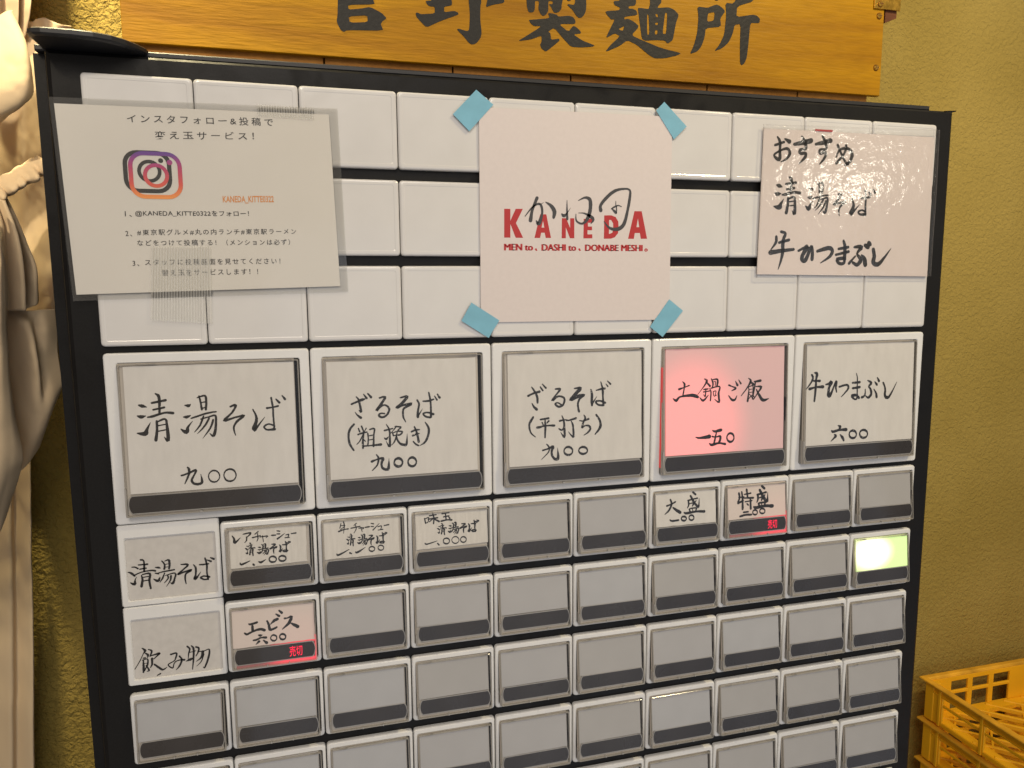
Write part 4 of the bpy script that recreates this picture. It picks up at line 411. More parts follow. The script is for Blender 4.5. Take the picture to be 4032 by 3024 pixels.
def card_mesh(name, g, mt, x0, x1, z0, z1, jag=0.0, tilt=0.0):
    mb = MB(); n = 14; top = []; bot = []; rnd = random.Random(name+str(x0)+str(z0))
    f = []
    for i in range(n+1):
        x = x0+(x1-x0)*i/n; f.append((x, z1+tilt*(i/n-.5)+rnd.uniform(-jag, jag)))
    for i in range(5): f.append((x1+rnd.uniform(-jag, jag), z1-(z1-z0)*(i+.5)/5))
    for i in range(n+1):
        x = x1+(x0-x1)*i/n; f.append((x, z0+tilt*(.5-i/n)+rnd.uniform(-jag, jag)))
    mb.loops([[(x, g.yf(z), z) for x, z in f], [(x, g.yf(z)+0.008, z) for x, z in f]], 0, True, True)
    return mb.mesh(name, [mt])
def bar_mesh(g):
    mb = MB()
    def outline(gr, off):
        x0, x1, z0, z1 = g.bx0-gr, g.bx1+gr, g.bz0-gr, g.bz1+gr; H = z1-z0; bulge = 0.13*H; c = .012; pts = []
        n = 8
        for i in range(n+1):
            t = i/n; z = z0+c*(.3)+(H-.6*c)*t; pts.append((x1-bulge+bulge*(1-(2*t-1)**2)-(c*.5 if i in (0, n) else 0), z))
        for i in range(n+1):
            t = 1-i/n; z = z0+c*(.3)+(H-.6*c)*t; pts.append((x0+bulge-bulge*(1-(2*t-1)**2)+(c*.5 if i in (0, n) else 0), z))
        return [(x, g.yf(z)-off, z) for x, z in pts]
    mb.loops([outline(.010, -.002), outline(.010, .005), outline(.002, .005)], 1, False, False)
    mb.loops([outline(.002, .002), outline(.001, .0045), outline(-.002, .0045)], 0, False, True)
    return mb.mesh('indicator_window', [M['bar'], M['lip']])
GS = {True: geo(True), False: geo(False)}
MS = {k: (bezel_mesh(g), cover_mesh(g), bar_mesh(g)) for k, g in GS.items()}
M['grey2'] = mat('blank_diffuser_warm', (0.375, 0.366, 0.36), 0.45, noise=(18, 0.08, (1, 1, 1)))
M['grey3'] = mat('blank_diffuser_cool', (0.40, 0.402, 0.415), 0.5, noise=(30, 0.07, (1, 1, 1)))
GREYS = [card_mesh('blank_card', GS[False], M[k], 0.070, 0.908, -0.514, -0.076, .0008) for k in ('grey', 'grey2', 'grey3')]
brnd = random.Random(11)
def button(big, x, z, label=None, card=None, ink=None, inkmat=None, lamp_=None, led=False, grow=1.35):
    g = GS[big]; bz, cv, br = MS[big]
    b = link('menu_button', bz, machine, ((x-MO[0])*S, -MO[1]*S, (z-MO[2])*S), label)
    cdo = link('card', card or brnd.choice(GREYS), b)
    if not card: cdo.rotation_euler.y = math.radians(brnd.uniform(-.35, .35)); cdo.location.z = brnd.uniform(-.006, .006)*S
    link('indicator_window', br, b); fc = link('flip_cover', cv, b); fc.rotation_euler = (math.radians(brnd.uniform(-.2, .2)), 0, math.radians(brnd.uniform(-.2, .2)))
    if ink: lettering('lettering', INK[ink], lambda zz: g.yf(zz)-0.0012, (x, 0, z), b, inkmat or M['ink'], grow=grow)
    if led:
        mb = MB(); text_into(mb, '売切', 0.655, 0.79, -0.608, -0.606, 0.115, 0, 0.0, yf=lambda zz: g.yf(zz)-0.0065)
        link('sold_out_sign', mb.mesh('sold_out_sign', [M['ledtext']]), b)
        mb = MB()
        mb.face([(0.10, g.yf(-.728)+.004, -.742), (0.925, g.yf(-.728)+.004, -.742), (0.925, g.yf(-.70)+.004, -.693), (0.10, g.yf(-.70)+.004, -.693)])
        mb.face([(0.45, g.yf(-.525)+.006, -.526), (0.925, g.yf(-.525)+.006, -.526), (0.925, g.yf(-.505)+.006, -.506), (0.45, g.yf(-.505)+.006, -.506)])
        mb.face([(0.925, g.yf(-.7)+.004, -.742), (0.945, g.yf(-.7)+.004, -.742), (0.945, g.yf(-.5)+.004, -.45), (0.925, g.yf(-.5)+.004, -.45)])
        link('lit_edge', mb.mesh('lit_edge', [M['ledglow']]), b)  # emissive faces carry the red LED's spill around the window
    return b
M['ledtext'] = mat('led_text', (0.2, 0, 0.01), 0.5, emis=((1.0, 0.004, 0.05), 1.6))
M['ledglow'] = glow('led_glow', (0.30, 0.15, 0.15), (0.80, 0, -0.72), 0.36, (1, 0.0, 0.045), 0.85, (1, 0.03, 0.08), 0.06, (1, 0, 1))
M['pinkcard'] = glow('backlit_red_card', (0.54, 0.46, 0.465), (0.55, 0, -1.1), 0.70, (1.0, 0.07, 0.085), 0.70, (1.0, 0.13, 0.14), 0.17, (1, 0, 0.8))
M['redglowcard'] = glow('faintly_red_card', (0.60, 0.55, 0.51), (0.8, 0, -0.55), 0.4, (1, 0.1, 0.1), 0.08, (1, 0.1, 0.1), 0.03, (1, 0, 1))
M['greenlit'] = glow('backlit_green_diffuser', (0.5, 0.5, 0.5), (0.33, 0, -0.28), 0.29, (1.0, 1.0, 0.55), 2.4, (0.50, 0.80, 0.13), 0.9, (0.9, 0, 1.3))
GB, GSm = GS[True], GS[False]
ZL, ZA, ZB = -2.691, -4.53, -5.43
big = [(0, 'A', 'large button with plain brush written card, clear soup soba, price nine hundred', card_mesh('card', GB, M['paper'], 0.185, 1.83, -1.440, -0.135, .002)),
       (2, 'B', 'large button with card in brackets coarse ground', card_mesh('card', GB, M['paper'], 0.17, 1.81, -1.440, -0.155, .003)),
       (4, 'C', 'large button with card in brackets flat cut', card_mesh('card', GB, M['paper'], 0.185, 1.855, -1.440, -0.13, .003)),
       (6, 'D', 'large button lit pink from behind', card_mesh('card', GB, M['pinkcard'], 0.175, 1.835, -1.444, -0.13, .002)),
       (8, 'E', 'large button with card priced six hundred, farthest right', card_mesh('card', GB, M['paper'], 0.17, 1.84, -1.444, -0.125, .002))]
for x, k, lab, cm in big:
    b = button(True, x, ZL, lab, cm, k, M['ink'] if k in 'AD' else M['inkdry'], grow=1.2 if k in 'AD' else 1.5)
mb = MB(); mb.box(0.128, 0.150, -0.02, 0.06, -1.60, -0.35);  # added emissive strip, stands in for red glow on the cover's left side
for o in list(machine.children):
    if o.get('label', '').startswith('large button lit pink'):
        link('red_glow_strip', mb.mesh('red_glow_strip', [mat('red_glow_edge', (0.4, 0.1, 0.1), 0.4, emis=((1, 0.03, 0.03), 0.38))]), o)
ribbed = lambda x0, x1, z0, z1, j=.004, t=0: card_mesh('card', GSm, M['paper_old'], x0, x1, z0, z1, j, t)
small = {1: ('I', 'small button with rare pork soba card', ribbed(.095, .885, -.498, -.078), None),
         2: ('J', 'small button with beef pork soba card', ribbed(.06, .895, -.503, -.075), None),
         3: ('K', 'small button with seasoned egg soba card slipped left', ribbed(.085, .925, -.488, -.068, .003, .01), None),
         6: ('L', 'small button with large serving card', card_mesh('card', GSm, M['paper'], .07, .905, -.508, -.08, .004), None),
         7: ('M', 'small button with extra large serving card and red sold out light', card_mesh('card', GSm, M['redglowcard'], .085, .93, -.506, -.07, .002), 'led')}
for c in range(1, 10):
    if c in small:
        k, lab, cm, ld = small[c]; button(False, c, ZA, lab, cm, k, M['ink'], led=bool(ld))
    else: button(False, c, ZA)
button(False, 1, ZB, 'small button with beer card and red sold out light', card_mesh('card', GSm, M['redglowcard'], .07, .93, -.505, -.085, .003), 'H', led=True)
for c in range(2, 9): button(False, c, ZB)
button(False, 9, ZB, 'blank small button glowing pale green', card_mesh('card', GSm, M['greenlit'], 0.07, 0.925, -0.515, -0.075))
for zt in (-6.337, -7.246, -8.16, -9.07, -9.98):
    for c in range(10): button(False, c, zt)
# two category frames in the left column
for k, (zt, zb, code, lab) in enumerate(((-4.475, -5.358, 'F', 'frame with thick brush written soba card'), (-5.365, -6.237, 'G', 'frame with brush written drinks card'))):
    h = zt-zb; mb = MB(); a = .006
    L = [rrect(a, 1-a, -h, 0, .025, 0.06), rrect(a, 1-a, -h, 0, .025, 0.016), rrect(a+.012, 1-a-.012, -h+.012, -.012, .02, 0.0), rrect(.066, .955, -h+.056, -.132, .02, 0.0), rrect(.074, .947, -h+.064, -.150, .018, 0.012), rrect(.074, .947, -h+.064, -.150, .018, 0.03)]
    mb.loops(L, 0, True, False)
    f = link('category_frame', mb.mesh('category_frame', [M['white']]), machine, (-MO[0]*S, -MO[1]*S, (zt-MO[2])*S), lab)
    mb = MB(); mb.box(.05, .97, 0.0195, 0.03, -h+.04, -.11); link('card', mb.mesh('card', [M['catpaper']]), f)
    lettering('lettering', INK[code], lambda z: 0.0180, (0, 0, zt), f, M['ink'], grow=1.1)

M['bluetape'].node_tree.nodes['Principled BSDF'].inputs['Alpha'].default_value = 0.86
for k_, lo, hi in (('tile', .08, .26), ('white', .16, .36), ('black', .34, .60), ('bar', .2, .42)):   # finger smudges change the gloss
    nt = M[k_].node_tree; tc = nt.nodes.new('ShaderNodeTexCoord'); n_ = nt.nodes.new('ShaderNodeTexNoise'); n_.inputs['Scale'].default_value = 38; n_.inputs['Detail'].default_value = 5; n_.inputs['Distortion'].default_value = 1.2
    gp = nt.nodes.new('ShaderNodeNewGeometry'); nt.links.new(gp.outputs['Position'], n_.inputs['Vector'])
    r_ = nt.nodes.new('ShaderNodeMapRange'); r_.inputs['From Min'].default_value = .35; r_.inputs['From Max'].default_value = .65; r_.inputs['To Min'].default_value = lo; r_.inputs['To Max'].default_value = hi
    nt.links.new(n_.outputs['Fac'], r_.inputs['Value']); nt.links.new(r_.outputs[0], nt.nodes['Principled BSDF'].inputs['Roughness'])
# ---------------------------------------------------------------- notices stuck on the tiles
def top(name, loc, label, cat, group=None): return empty(name, P(*loc), label, cat, group)
def sheet(mb, pts, y, th, mi=0, yfun=None, nx=12, nz=8):
    """bent sheet between four corners TL, TR, BR, BL"""
    F = []; Bk = []
    for j in range(nz+1):
        v = j/nz; rowf = []; rowb = []
        for i in range(nx+1):
            u = i/nx
            x = (pts[0][0]*(1-u)+pts[1][0]*u)*(1-v)+(pts[3][0]*(1-u)+pts[2][0]*u)*v
            z = (pts[0][1]*(1-u)+pts[1][1]*u)*(1-v)+(pts[3][1]*(1-u)+pts[2][1]*u)*v
            yy = y + (yfun(u, v) if yfun else 0); rowf.append((x, yy, z)); rowb.append((x, yy+th, z))
        F.append(rowf); Bk.append(rowb)
    mb.grid(F, mi); mb.grid([list(reversed(r)) for r in Bk], mi)
    for a, b in ((F[0], Bk[0]), (F[-1], Bk[-1]), ([r[0] for r in F], [r[0] for r in Bk]), ([r[-1] for r in F], [r[-1] for r in Bk])):
        mb.grid([a, b], mi)
def offs(mb, o): return shift(mb, o)
M['notice'] = mat('notice_paper', (0.62, 0.59, 0.545), 0.7, noise=(12, 0.03, (1, 1, 1)))
M['lam'] = film('laminate_film', (0.99, 0.99, 0.985), 0.10, 0.006, (30, 0.2, 0.001))
M['lamedge'] = film('laminate_film_margin', (0.985, 0.985, 0.985), 0.10, 0.015, (30, 0.2, 0.001), hazecol=(0.55, 0.55, 0.55))
O = (1.06, -0.02, -1.2)
n = top('notice_sheet', O, 'laminated white notice with black handwriting and a camera logo, taped at the upper left', 'notice')
mb = MB(); sheet(mb, [(-.227, -.307), (2.297, -.279), (2.348, -2.035), (-.172, -2.103)], -0.0185, 0.006, yfun=lambda u, v: 0)
link('paper', offs(mb, O).mesh('paper', [M['notice']], weld=True), n)
mb = MB(); sheet(mb, [(-.268, -.250), (2.385, -.215), (2.43, -2.10), (-.205, -2.165)], -0.0105, 0.003)
link('laminate_backing', offs(mb, O).mesh('laminate_backing', [M['lamedge']], weld=True), n)
mb = MB(); sheet(mb, [(-.268, -.250), (2.385, -.215), (2.43, -2.10), (-.205, -2.165)], -0.026, 0.003)
link('laminate_film', offs(mb, O).mesh('laminate_film', [M['lam']], weld=True), n)
mb = MB(); Y = -0.0205; ox, oz = -O[0], -O[2]
def T(s, x0, x1, za, zb, h, b=0.006, mi=0, sp=1.3, wob=.055): text_into(mb, s, x0, x1, za, zb, h, Y-O[1], b, ox, oz, mi, None, sp, wob)
T('インスタフォロー&投稿で', .392, 1.742, -.412, -.382, .080, sp=1.45)
T('変え玉サービス！', .630, 1.552, -.560, -.528, .078, sp=1.45)
T('1、', .312, .375, -1.322, -1.320, .055); T('@KANEDA_KITTE0322をフォロー！', .405, 1.465, -1.315, -1.300, .062, .012, sp=1.05)
T('2、', .305, .365, -1.512, -1.510, .055); T('#東京駅グルメ#丸の内ランチ#東京駅ラーメン', .410, 1.920, -1.498, -1.468, .062)
T('などをつけて投稿する！（メンションは必ず）', .405, 1.855, -1.600, -1.578, .062)
T('3、', .350, .410, -1.802, -1.800, .055); T('スタッフに投稿画面を見せてください！', .462, 1.750, -1.790, -1.772, .062)
T('替え玉をサービスします！！', .610, 1.525, -1.893, -1.880, .062)
T('KANEDA_KITTE0322', 1.222, 1.714, -1.163, -1.150, .075, 0.02, 1, 1.0, 0)
link('lettering', mb.mesh('lettering', [M['print'], M['orange']], recalc=False), n)
# camera logo: black rounded square shadow under a gradient one, each with ring and dot
def ring(mb, x0, x1, z0, z1, r, t, y, mi=0):
    mb.loops([rrect(x0, x1, z0, z1, r, y, 6), rrect(x0+t, x1-t, z0+t, z1-t, max(r-t, .005), y, 6)], mi)
def circ(mb, cx, cz, r, t, y, mi=0, n=28):
    o = [(cx+r*math.cos(6.2832*i/n), y, cz+r*math.sin(6.2832*i/n)) for i in range(n)]
    if t: mb.loops([o, [(cx+(r-t)*math.cos(6.2832*i/n), y, cz+(r-t)*math.sin(6.2832*i/n)) for i in range(n)]], mi)
    else: mb.face(o, mi)
mb = MB(); y = Y-O[1]
ring(mb, .325+ox, .762+ox, -1.115+oz, -.708+oz, .13, .040, y); circ(mb, .560+ox, -.905+oz, .110, .034, y); circ(mb, .668+ox, -.800+oz, .023, 0, y)
link('logo_shadow', mb.mesh('logo_shadow', [M['print']], recalc=False), n)
gm = mat('logo_gradient', (0.5, 0.1, 0.1), 0.5); nt = gm.node_tree
tc = nt.nodes.new('ShaderNodeTexCoord'); sx = nt.nodes.new('ShaderNodeSeparateXYZ'); nt.links.new(tc.outputs['Generated'], sx.inputs[0])
cr = nt.nodes.new('ShaderNodeValToRGB'); e = cr.color_ramp.elements
e[0].color = (0.80, 0.30, 0.06, 1); e[1].color = (0.12, 0.035, 0.25, 1); e[1].position = 0.95
for p_, c_ in ((0.3, (0.62, 0.08, 0.05, 1)), (0.65, (0.42, 0.03, 0.12, 1)), (0.8, (0.30, 0.035, 0.20, 1))): q = e.new(p_); q.color = c_
nt.links.new(sx.outputs['Z'], cr.inputs[0]); nt.links.new(cr.outputs[0], nt.nodes['Principled BSDF'].inputs['Base Color'])
mb = MB(); y -= .0012
ring(mb, .372+ox, .858+ox, -1.170+oz, -.715+oz, .14, .040, y); circ(mb, .618+ox, -.945+oz, .118, .036, y); circ(mb, .748+ox, -.815+oz, .026, 0, y)
link('logo', mb.mesh('logo', [gm], recalc=False), n)
# clear tapes
M['cleartape'] = film('ribbed_clear_tape', (0.97, 0.97, 0.95), 0.12, 0.08, hazecol=(0.6, 0.58, 0.54))
for (pts, lab) in ((([(.535, -1.635), (1.088, -1.630), (1.057, -2.408), (.478, -2.365)]), 'ribbed clear tape hanging from the lower edge of the notice'),
                   (([(1.595, -.215), (2.150, -.235), (2.145, -.345), (1.60, -.33)]), 'short strip of clear tape on the top edge of the notice')):
    o_ = (pts[0][0], -0.03, pts[0][1]); mb = MB(); nx = 22
    for i in range(nx):                      # fine ribs run along the tape
        u0 = i/nx; u1 = (i+.62)/nx; u2 = (i+1)/nx
        f = lambda u, v: ((pts[0][0]*(1-u)+pts[1][0]*u)*(1-v)+(pts[3][0]*(1-u)+pts[2][0]*u)*v, (pts[0][1]*(1-u)+pts[1][1]*u)*(1-v)+(pts[3][1]*(1-u)+pts[2][1]*u)*v)
        yb = lambda v: -0.032 if v < .6 else -0.026
        A_ = [f(u0, 0), f(u0, 1)]; B_ = [f(u1, 0), f(u1, 1)]; C_ = [f(u2, 0), f(u2, 1)]
        mb.grid([[(A_[0][0], -.031, A_[0][1]), (A_[1][0], -.028, A_[1][1])], [((A_[0][0]+B_[0][0])/2, -.0375, B_[0][1]), ((A_[1][0]+B_[1][0])/2, -.0345, B_[1][1])], [(B_[0][0], -.031, B_[0][1]), (B_[1][0], -.028, B_[1][1])]], 1)
        mb.grid([[(B_[0][0], -.031, B_[0][1]), (B_[1][0], -.028, B_[1][1])], [(C_[0][0], -.031, C_[0][1]), (C_[1][0], -.028, C_[1][1])]], 0)
    t = link('clear_tape', offs(mb, o_).mesh('clear_tape', [M['cleartape'], film('tape_rib', (1, 1, .99), .1, .30, hazecol=(.85, .84, .81))]), None, P(*o_)); tag(t, lab, 'tape')
# square shop card
O = (5.04, -0.015, -1.28)
n = top('shop_card', O, 'square pinkish white card with red capitals and black brush script, blue tape on its corners', 'card')
M['shopcard'] = mat('pinkish_card', (0.61, 0.55, 0.535), 0.55, noise=(400, 0.02, (1, 1, 1)))
mb = MB(); mb.loops([[(x, -.004, z) for x, z in ((3.884, -.118), (6.192, -.101), (6.208, -2.458), (3.880, -2.450))], [(x, -.0185, z) for x, z in ((3.884, -.118), (6.192, -.101), (6.208, -2.458), (3.880, -2.450))]], 0, True, True)
link('board', offs(mb, O).mesh('board', [M['shopcard']]), n)
mb = MB()
for sh in LOGO_SHAPES: shape(mb, sh, -.0195-O[1], .0008, -O[0], -O[2], smooth=False)
for s_, a, b in (('MEN to', 4.155, 4.492), ('DASHI to', 4.595, 5.010), ('DONABE MESHI', 5.120, 5.842)):
    for q in (-.007, 0, .007): text_into(mb, s_, a+q+.004, b+q-.004, -1.6125, -1.6105, .074, -.0198-O[1]-abs(q)*.02, 0.0, -O[0], -O[2])
link('red_print', mb.mesh('red_print', [M['logored']], recalc=False), n)
mb = MB(); ink_strokes(mb, INK['P'], lambda z: -.0212-O[1], -O[0], -O[2], grow=1.0, jit=.05)
link('brush_script', mb.mesh('brush_script', [mat('soft_black_print', (0.045, 0.045, 0.05), 0.5)], recalc=False), n)
for k, (pts, lab) in enumerate((([(3.856, .060), (4.045, -.085), (3.774, -.377), (3.595, -.207)], 'blue masking tape on the upper left corner of the square card'),
                ([(6.084, .059), (6.377, -.202), (6.217, -.355), (5.983, -.042)], 'blue masking tape on the upper right corner of the square card'),
                ([(3.771, -2.226), (4.090, -2.430), (3.964, -2.626), (3.653, -2.427)], 'blue masking tape on the lower left corner of the square card'),
                ([(6.200, -2.216), (6.385, -2.355), (6.122, -2.666), (5.953, -2.541)], 'blue masking tape on the lower right corner of the square card'))):
    o_ = (sum(p[0] for p in pts)/4, -.024, sum(p[1] for p in pts)/4); mb = MB(); rnd = random.Random(k)
    ring_ = []
    for i in range(4):
        a = pts[i]; b = pts[(i+1) % 4]; torn = (i % 2 == (1 if k != 1 else 1))
        for j in range(6):
            t = j/6; d = rnd.uniform(-.006, .006) if torn and j else 0
            ring_.append((a[0]+(b[0]-a[0])*t+d, a[1]+(b[1]-a[1])*t+d))
    mb.loops([[(x, -.0205, z) for x, z in ring_], [(x, -.0255, z) for x, z in ring_]], 0, True, True)
    t = link('blue_tape', offs(mb, o_).mesh('blue_tape', [M['bluetape']]), None, P(*o_)); tag(t, lab, 'tape', 'blue tapes holding the square card')
# recommendation sheet
O = (8.7, -0.03, -1.0)
n = top('recommendation_sheet', O, 'glossy laminated sheet with three lines of thick brush writing, upper right of the machine', 'notice')
wav = lambda u, v: 0.010*math.sin(3.3*u+.5)*math.sin(3.1*v)-0.012*(abs(v-.42) < .3)*math.cos((v-.42)/.3*1.57)*.6
def inkY(z): 
    v = (-.17-z)/1.76; return -.0385-.0072*(math.cos((v-.42)/.3*1.57) if abs(v-.42) < .3 else 0)
mb = MB(); sheet(mb, [(7.408, -.174), (9.935, -.166), (9.963, -1.953), (7.387, -1.920)], -0.0225, 0.006)
link('paper', offs(mb, O).mesh('paper', [mat('pinkish_paper', (0.66, 0.58, 0.545), 0.7, noise=(9, 0.05, (1, 1, 1)))], weld=True), n)
M['lamglare'] = film('crinkled_laminate', (0.98, 0.98, 0.98), 0.10, 0.01, (150, 0.36, 0.0010))
mb = MB(); sheet(mb, [(7.386, -.130), (9.990, -.075), (10.00, -1.95), (7.360, -1.965)], -0.042, 0.002, yfun=lambda u, v: -0.004-.012*math.exp(-((v-.45)/.25)**2)-.0022*math.sin(u*9+v*5), nx=60, nz=50)
link('laminate_film', offs(mb, O).mesh('laminate_film', [M['lamglare']], weld=True, smooth=True), n)
mb = MB(); ink_strokes(mb, INK['N'], lambda z: -.0236-O[1], -O[0], -O[2], grow=1.35, jit=.08)
link('lettering', mb.mesh('lettering', [M['ink']], recalc=False), n)
mb = MB(); mb.box(8.13, 8.38, -.030, -.024, -.172, -.150); link('red_mark', offs(mb, O).mesh('red_mark', [M['logored']]), n)

# ---------------------------------------------------------------- wooden sign above
def wood(name, c0, c1, rough, st=(1.2, 9, 9), rings=7, bumpd=0.0006):
    mt = bpy.data.materials.new(name); mt.use_nodes = True; nt = mt.node_tree; b = nt.nodes['Principled BSDF']
    tc = nt.nodes.new('ShaderNodeTexCoord'); mp = nt.nodes.new('ShaderNodeMapping'); mp.inputs['Scale'].default_value = st
    nt.links.new(tc.outputs['Object'], mp.inputs[0])
    wv = nt.nodes.new('ShaderNodeTexNoise'); wv.inputs['Scale'].default_value = rings; wv.inputs['Detail'].default_value = 8; wv.inputs['Distortion'].default_value = 0.6
    nt.links.new(mp.outputs[0], wv.inputs['Vector'])
    fine = nt.nodes.new('ShaderNodeTexNoise'); fine.inputs['Scale'].default_value = rings*14; fine.inputs['Detail'].default_value = 4; nt.links.new(mp.outputs[0], fine.inputs['Vector'])
    cr = nt.nodes.new('ShaderNodeValToRGB'); cr.color_ramp.elements[0].position = .32; cr.color_ramp.elements[1].position = .68
    cr.color_ramp.elements[0].color = (*c0, 1); cr.color_ramp.elements[1].color = (*c1, 1)
    nt.links.new(wv.outputs['Fac'], cr.inputs[0])
    mx = nt.nodes.new('ShaderNodeMix'); mx.data_type = 'RGBA'; mx.blend_type = 'MULTIPLY'; mx.inputs[0].default_value = 0.35
    nt.links.new(cr.outputs[0], mx.inputs[6]); nt.links.new(fine.outputs['Color'], mx.inputs[7])
    hs = nt.nodes.new('ShaderNodeValToRGB'); hs.color_ramp.elements[0].color = (.55, .55, .55, 1); hs.color_ramp.elements[1].color = (1, 1, 1, 1); hs.color_ramp.elements[0].position = .3; hs.color_ramp.elements[1].position = .6
    nt.links.new(fine.outputs['Fac'], hs.inputs[0]); nt.links.new(hs.outputs[0], mx.inputs[7])
    nt.links.new(mx.outputs[2], b.inputs['Base Color']); b.inputs['Roughness'].default_value = rough; b.inputs['Specular IOR Level'].default_value = 0.18
    ad = nt.nodes.new('ShaderNodeMath'); ad.operation = 'ADD'; nt.links.new(wv.outputs['Fac'], ad.inputs[0]); nt.links.new(fine.outputs['Fac'], ad.inputs[1])
    bp = nt.nodes.new('ShaderNodeBump'); bp.inputs['Strength'].default_value = 0.5; bp.inputs['Distance'].default_value = bumpd
    nt.links.new(ad.outputs[0], bp.inputs['Height']); nt.links.new(bp.outputs[0], b.inputs['Normal'])
    return mt
M['plank'] = wood('varnished_plank', (0.31, 0.135, 0.001), (0.47, 0.235, 0.0015), 0.5, (0.8, 7, 7), 5)
M['plank2'] = wood('brown_backing_wood', (0.26, 0.10, 0.015), (0.42, 0.19, 0.035), 0.6, (2, 14, 3), 12)
M['plank3'] = wood('dark_red_wood', (0.10, 0.035, 0.015), (0.17, 0.06, 0.025), 0.6)
M['signpaint'] = mat('black_sign_paint', (0.012, 0.0115, 0.0115), 0.55, spec=0.3, bump=(300, 0.5, 0.0006))
O = (5.7, 3.0, 1.18)
n = top('wooden_sign', O, 'varnished wooden signboard with big black brush characters above the machine', 'sign')
mb = MB(); mb.box(-.215, 11.665, 3.004, 3.10, 1.178, 5.4, bev=.008)
link('plank', offs(mb, O).mesh('plank', [M['plank']]), n)
xs = [-.1, 2.35, 4.2, 6.05, 8.4, 10.1, 11.5]
for i in range(6):                       # backing boards seen from below
    mb = MB(); dz = (.0, .025, -.006, .02, .0, .015)[i]
    mb.box(xs[i]+.012, xs[i+1]-.012, 3.105, 3.9, 1.06+dz, 5.3, bev=.006)
    link('backing_board', offs(mb, O).mesh('backing_board', [M['plank2']]), n)
mb = MB(); mb.box(.3, 11.2, 3.905, 4.88, 1.6, 5.2); link('mounting_block', offs(mb, O).mesh('mounting_block', [M['plank2']]), n)
mb = MB()
for sh in SIGN_SHAPES: shape(mb, sh, 2.999-O[1], .006, -O[0], -O[2])
link('lettering', mb.mesh('lettering', [M['signpaint']], recalc=False), n)
mb = MB(); mb.box(11.44, 11.965, 2.975, 3.0, 2.584, 4.6, bev=.004); link('brass_plate', offs(mb, O).mesh('brass_plate', [M['brass']]), n)
mb = MB(); mb.loops([[(11.70, 3.02, 2.385), (11.93, 3.02, 2.475), (11.94, 3.02, 4.4), (11.70, 3.02, 4.4)], [(11.70, 3.6, 2.43), (11.93, 3.6, 2.50), (11.94, 3.6, 4.4), (11.70, 3.6, 4.4)]], 0, True, True)
link('hinge_block', offs(mb, O).mesh('hinge_block', [M['plank3']]), n)
for sx_, sz_, y_ in ((11.563, 2.479, 3.004), (11.556, 1.638, 3.004), (11.553, 2.661, 2.975)):
    mb = MB(); r_ = .047
    cyl = lambda r, y: [(r*math.cos(6.2832*i/18), y, r*math.sin(6.2832*i/18)) for i in range(18)]
    mb.loops([cyl(r_*1.12, 0.004), cyl(r_*1.12, -.004)], 1, False, True)
    mb.loops([cyl(r_, -.002), cyl(r_, -.018), cyl(r_*.75, -.03)], 0, False, True)
    mb.box(-r_*.7, r_*.7, -.034, -.0295, -.006, .006, 1)
    for q in (-.022, .022): mb.box(-r_*.45, r_*.45, -.033, -.0295, q-.003, q+.003, 1)
    link('screw', mb.mesh('screw', [M['brass'], M['plank3']]), n, ((sx_-O[0])*S, (y_-O[1])*S, (sz_-O[2])*S))

# ---------------------------------------------------------------- curtain
def cloth_material():
    mt = bpy.data.materials.new('cream_cotton'); mt.use_nodes = True; nt = mt.node_tree; b = nt.nodes['Principled BSDF']
    b.inputs['Base Color'].default_value = (0.60, 0.465, 0.30, 1); b.inputs['Roughness'].default_value = 0.9; b.inputs['Sheen Weight'].default_value = 0.1
    b.inputs['Specular IOR Level'].default_value = 0.1
    tc = nt.nodes.new('ShaderNodeTexCoord')
    n1 = nt.nodes.new('ShaderNodeTexNoise'); n1.inputs['Scale'].default_value = 1400; n1.inputs['Detail'].default_value = 2; nt.links.new(tc.outputs['Object'], n1.inputs['Vector'])
    n2 = nt.nodes.new('ShaderNodeTexNoise'); n2.inputs['Scale'].default_value = 40; n2.inputs['Detail'].default_value = 4; nt.links.new(tc.outputs['Object'], n2.inputs['Vector'])
    ad = nt.nodes.new('ShaderNodeMath'); ad.operation = 'MULTIPLY_ADD'; ad.inputs[1].default_value = 3.0; nt.links.new(n2.outputs['Fac'], ad.inputs[0]); nt.links.new(n1.outputs['Fac'], ad.inputs[2])
    bp = nt.nodes.new('ShaderNodeBump'); bp.inputs['Strength'].default_value = 0.35; bp.inputs['Distance'].default_value = 0.00012
    nt.links.new(ad.outputs[0], bp.inputs['Height']); nt.links.new(bp.outputs[0], b.inputs['Normal'])
    return mt
M['cloth'] = cloth_material()
def cat1(a, n):
    out = []; m_ = len(a)
    for i in range(m_-1):
        p0 = a[max(i-1, 0)]; p1 = a[i]; p2 = a[i+1]; p3 = a[min(i+2, m_-1)]
        for t in range(n):
            u = t/n; out.append(tuple(0.5*(2*p1[c]+(p2[c]-p0[c])*u+(2*p0[c]-5*p1[c]+4*p2[c]-p3[c])*u*u+(-p0[c]+3*p1[c]-3*p2[c]+p3[c])*u**3) for c in range(3)))
    out.append(a[-1]); return out
O = (-2.5, 3.5, -14)
cur = top('curtain', O, 'cream cotton curtain gathered by a tieback beside the left of the machine', 'curtain')
from mathutils import noise as mnoise
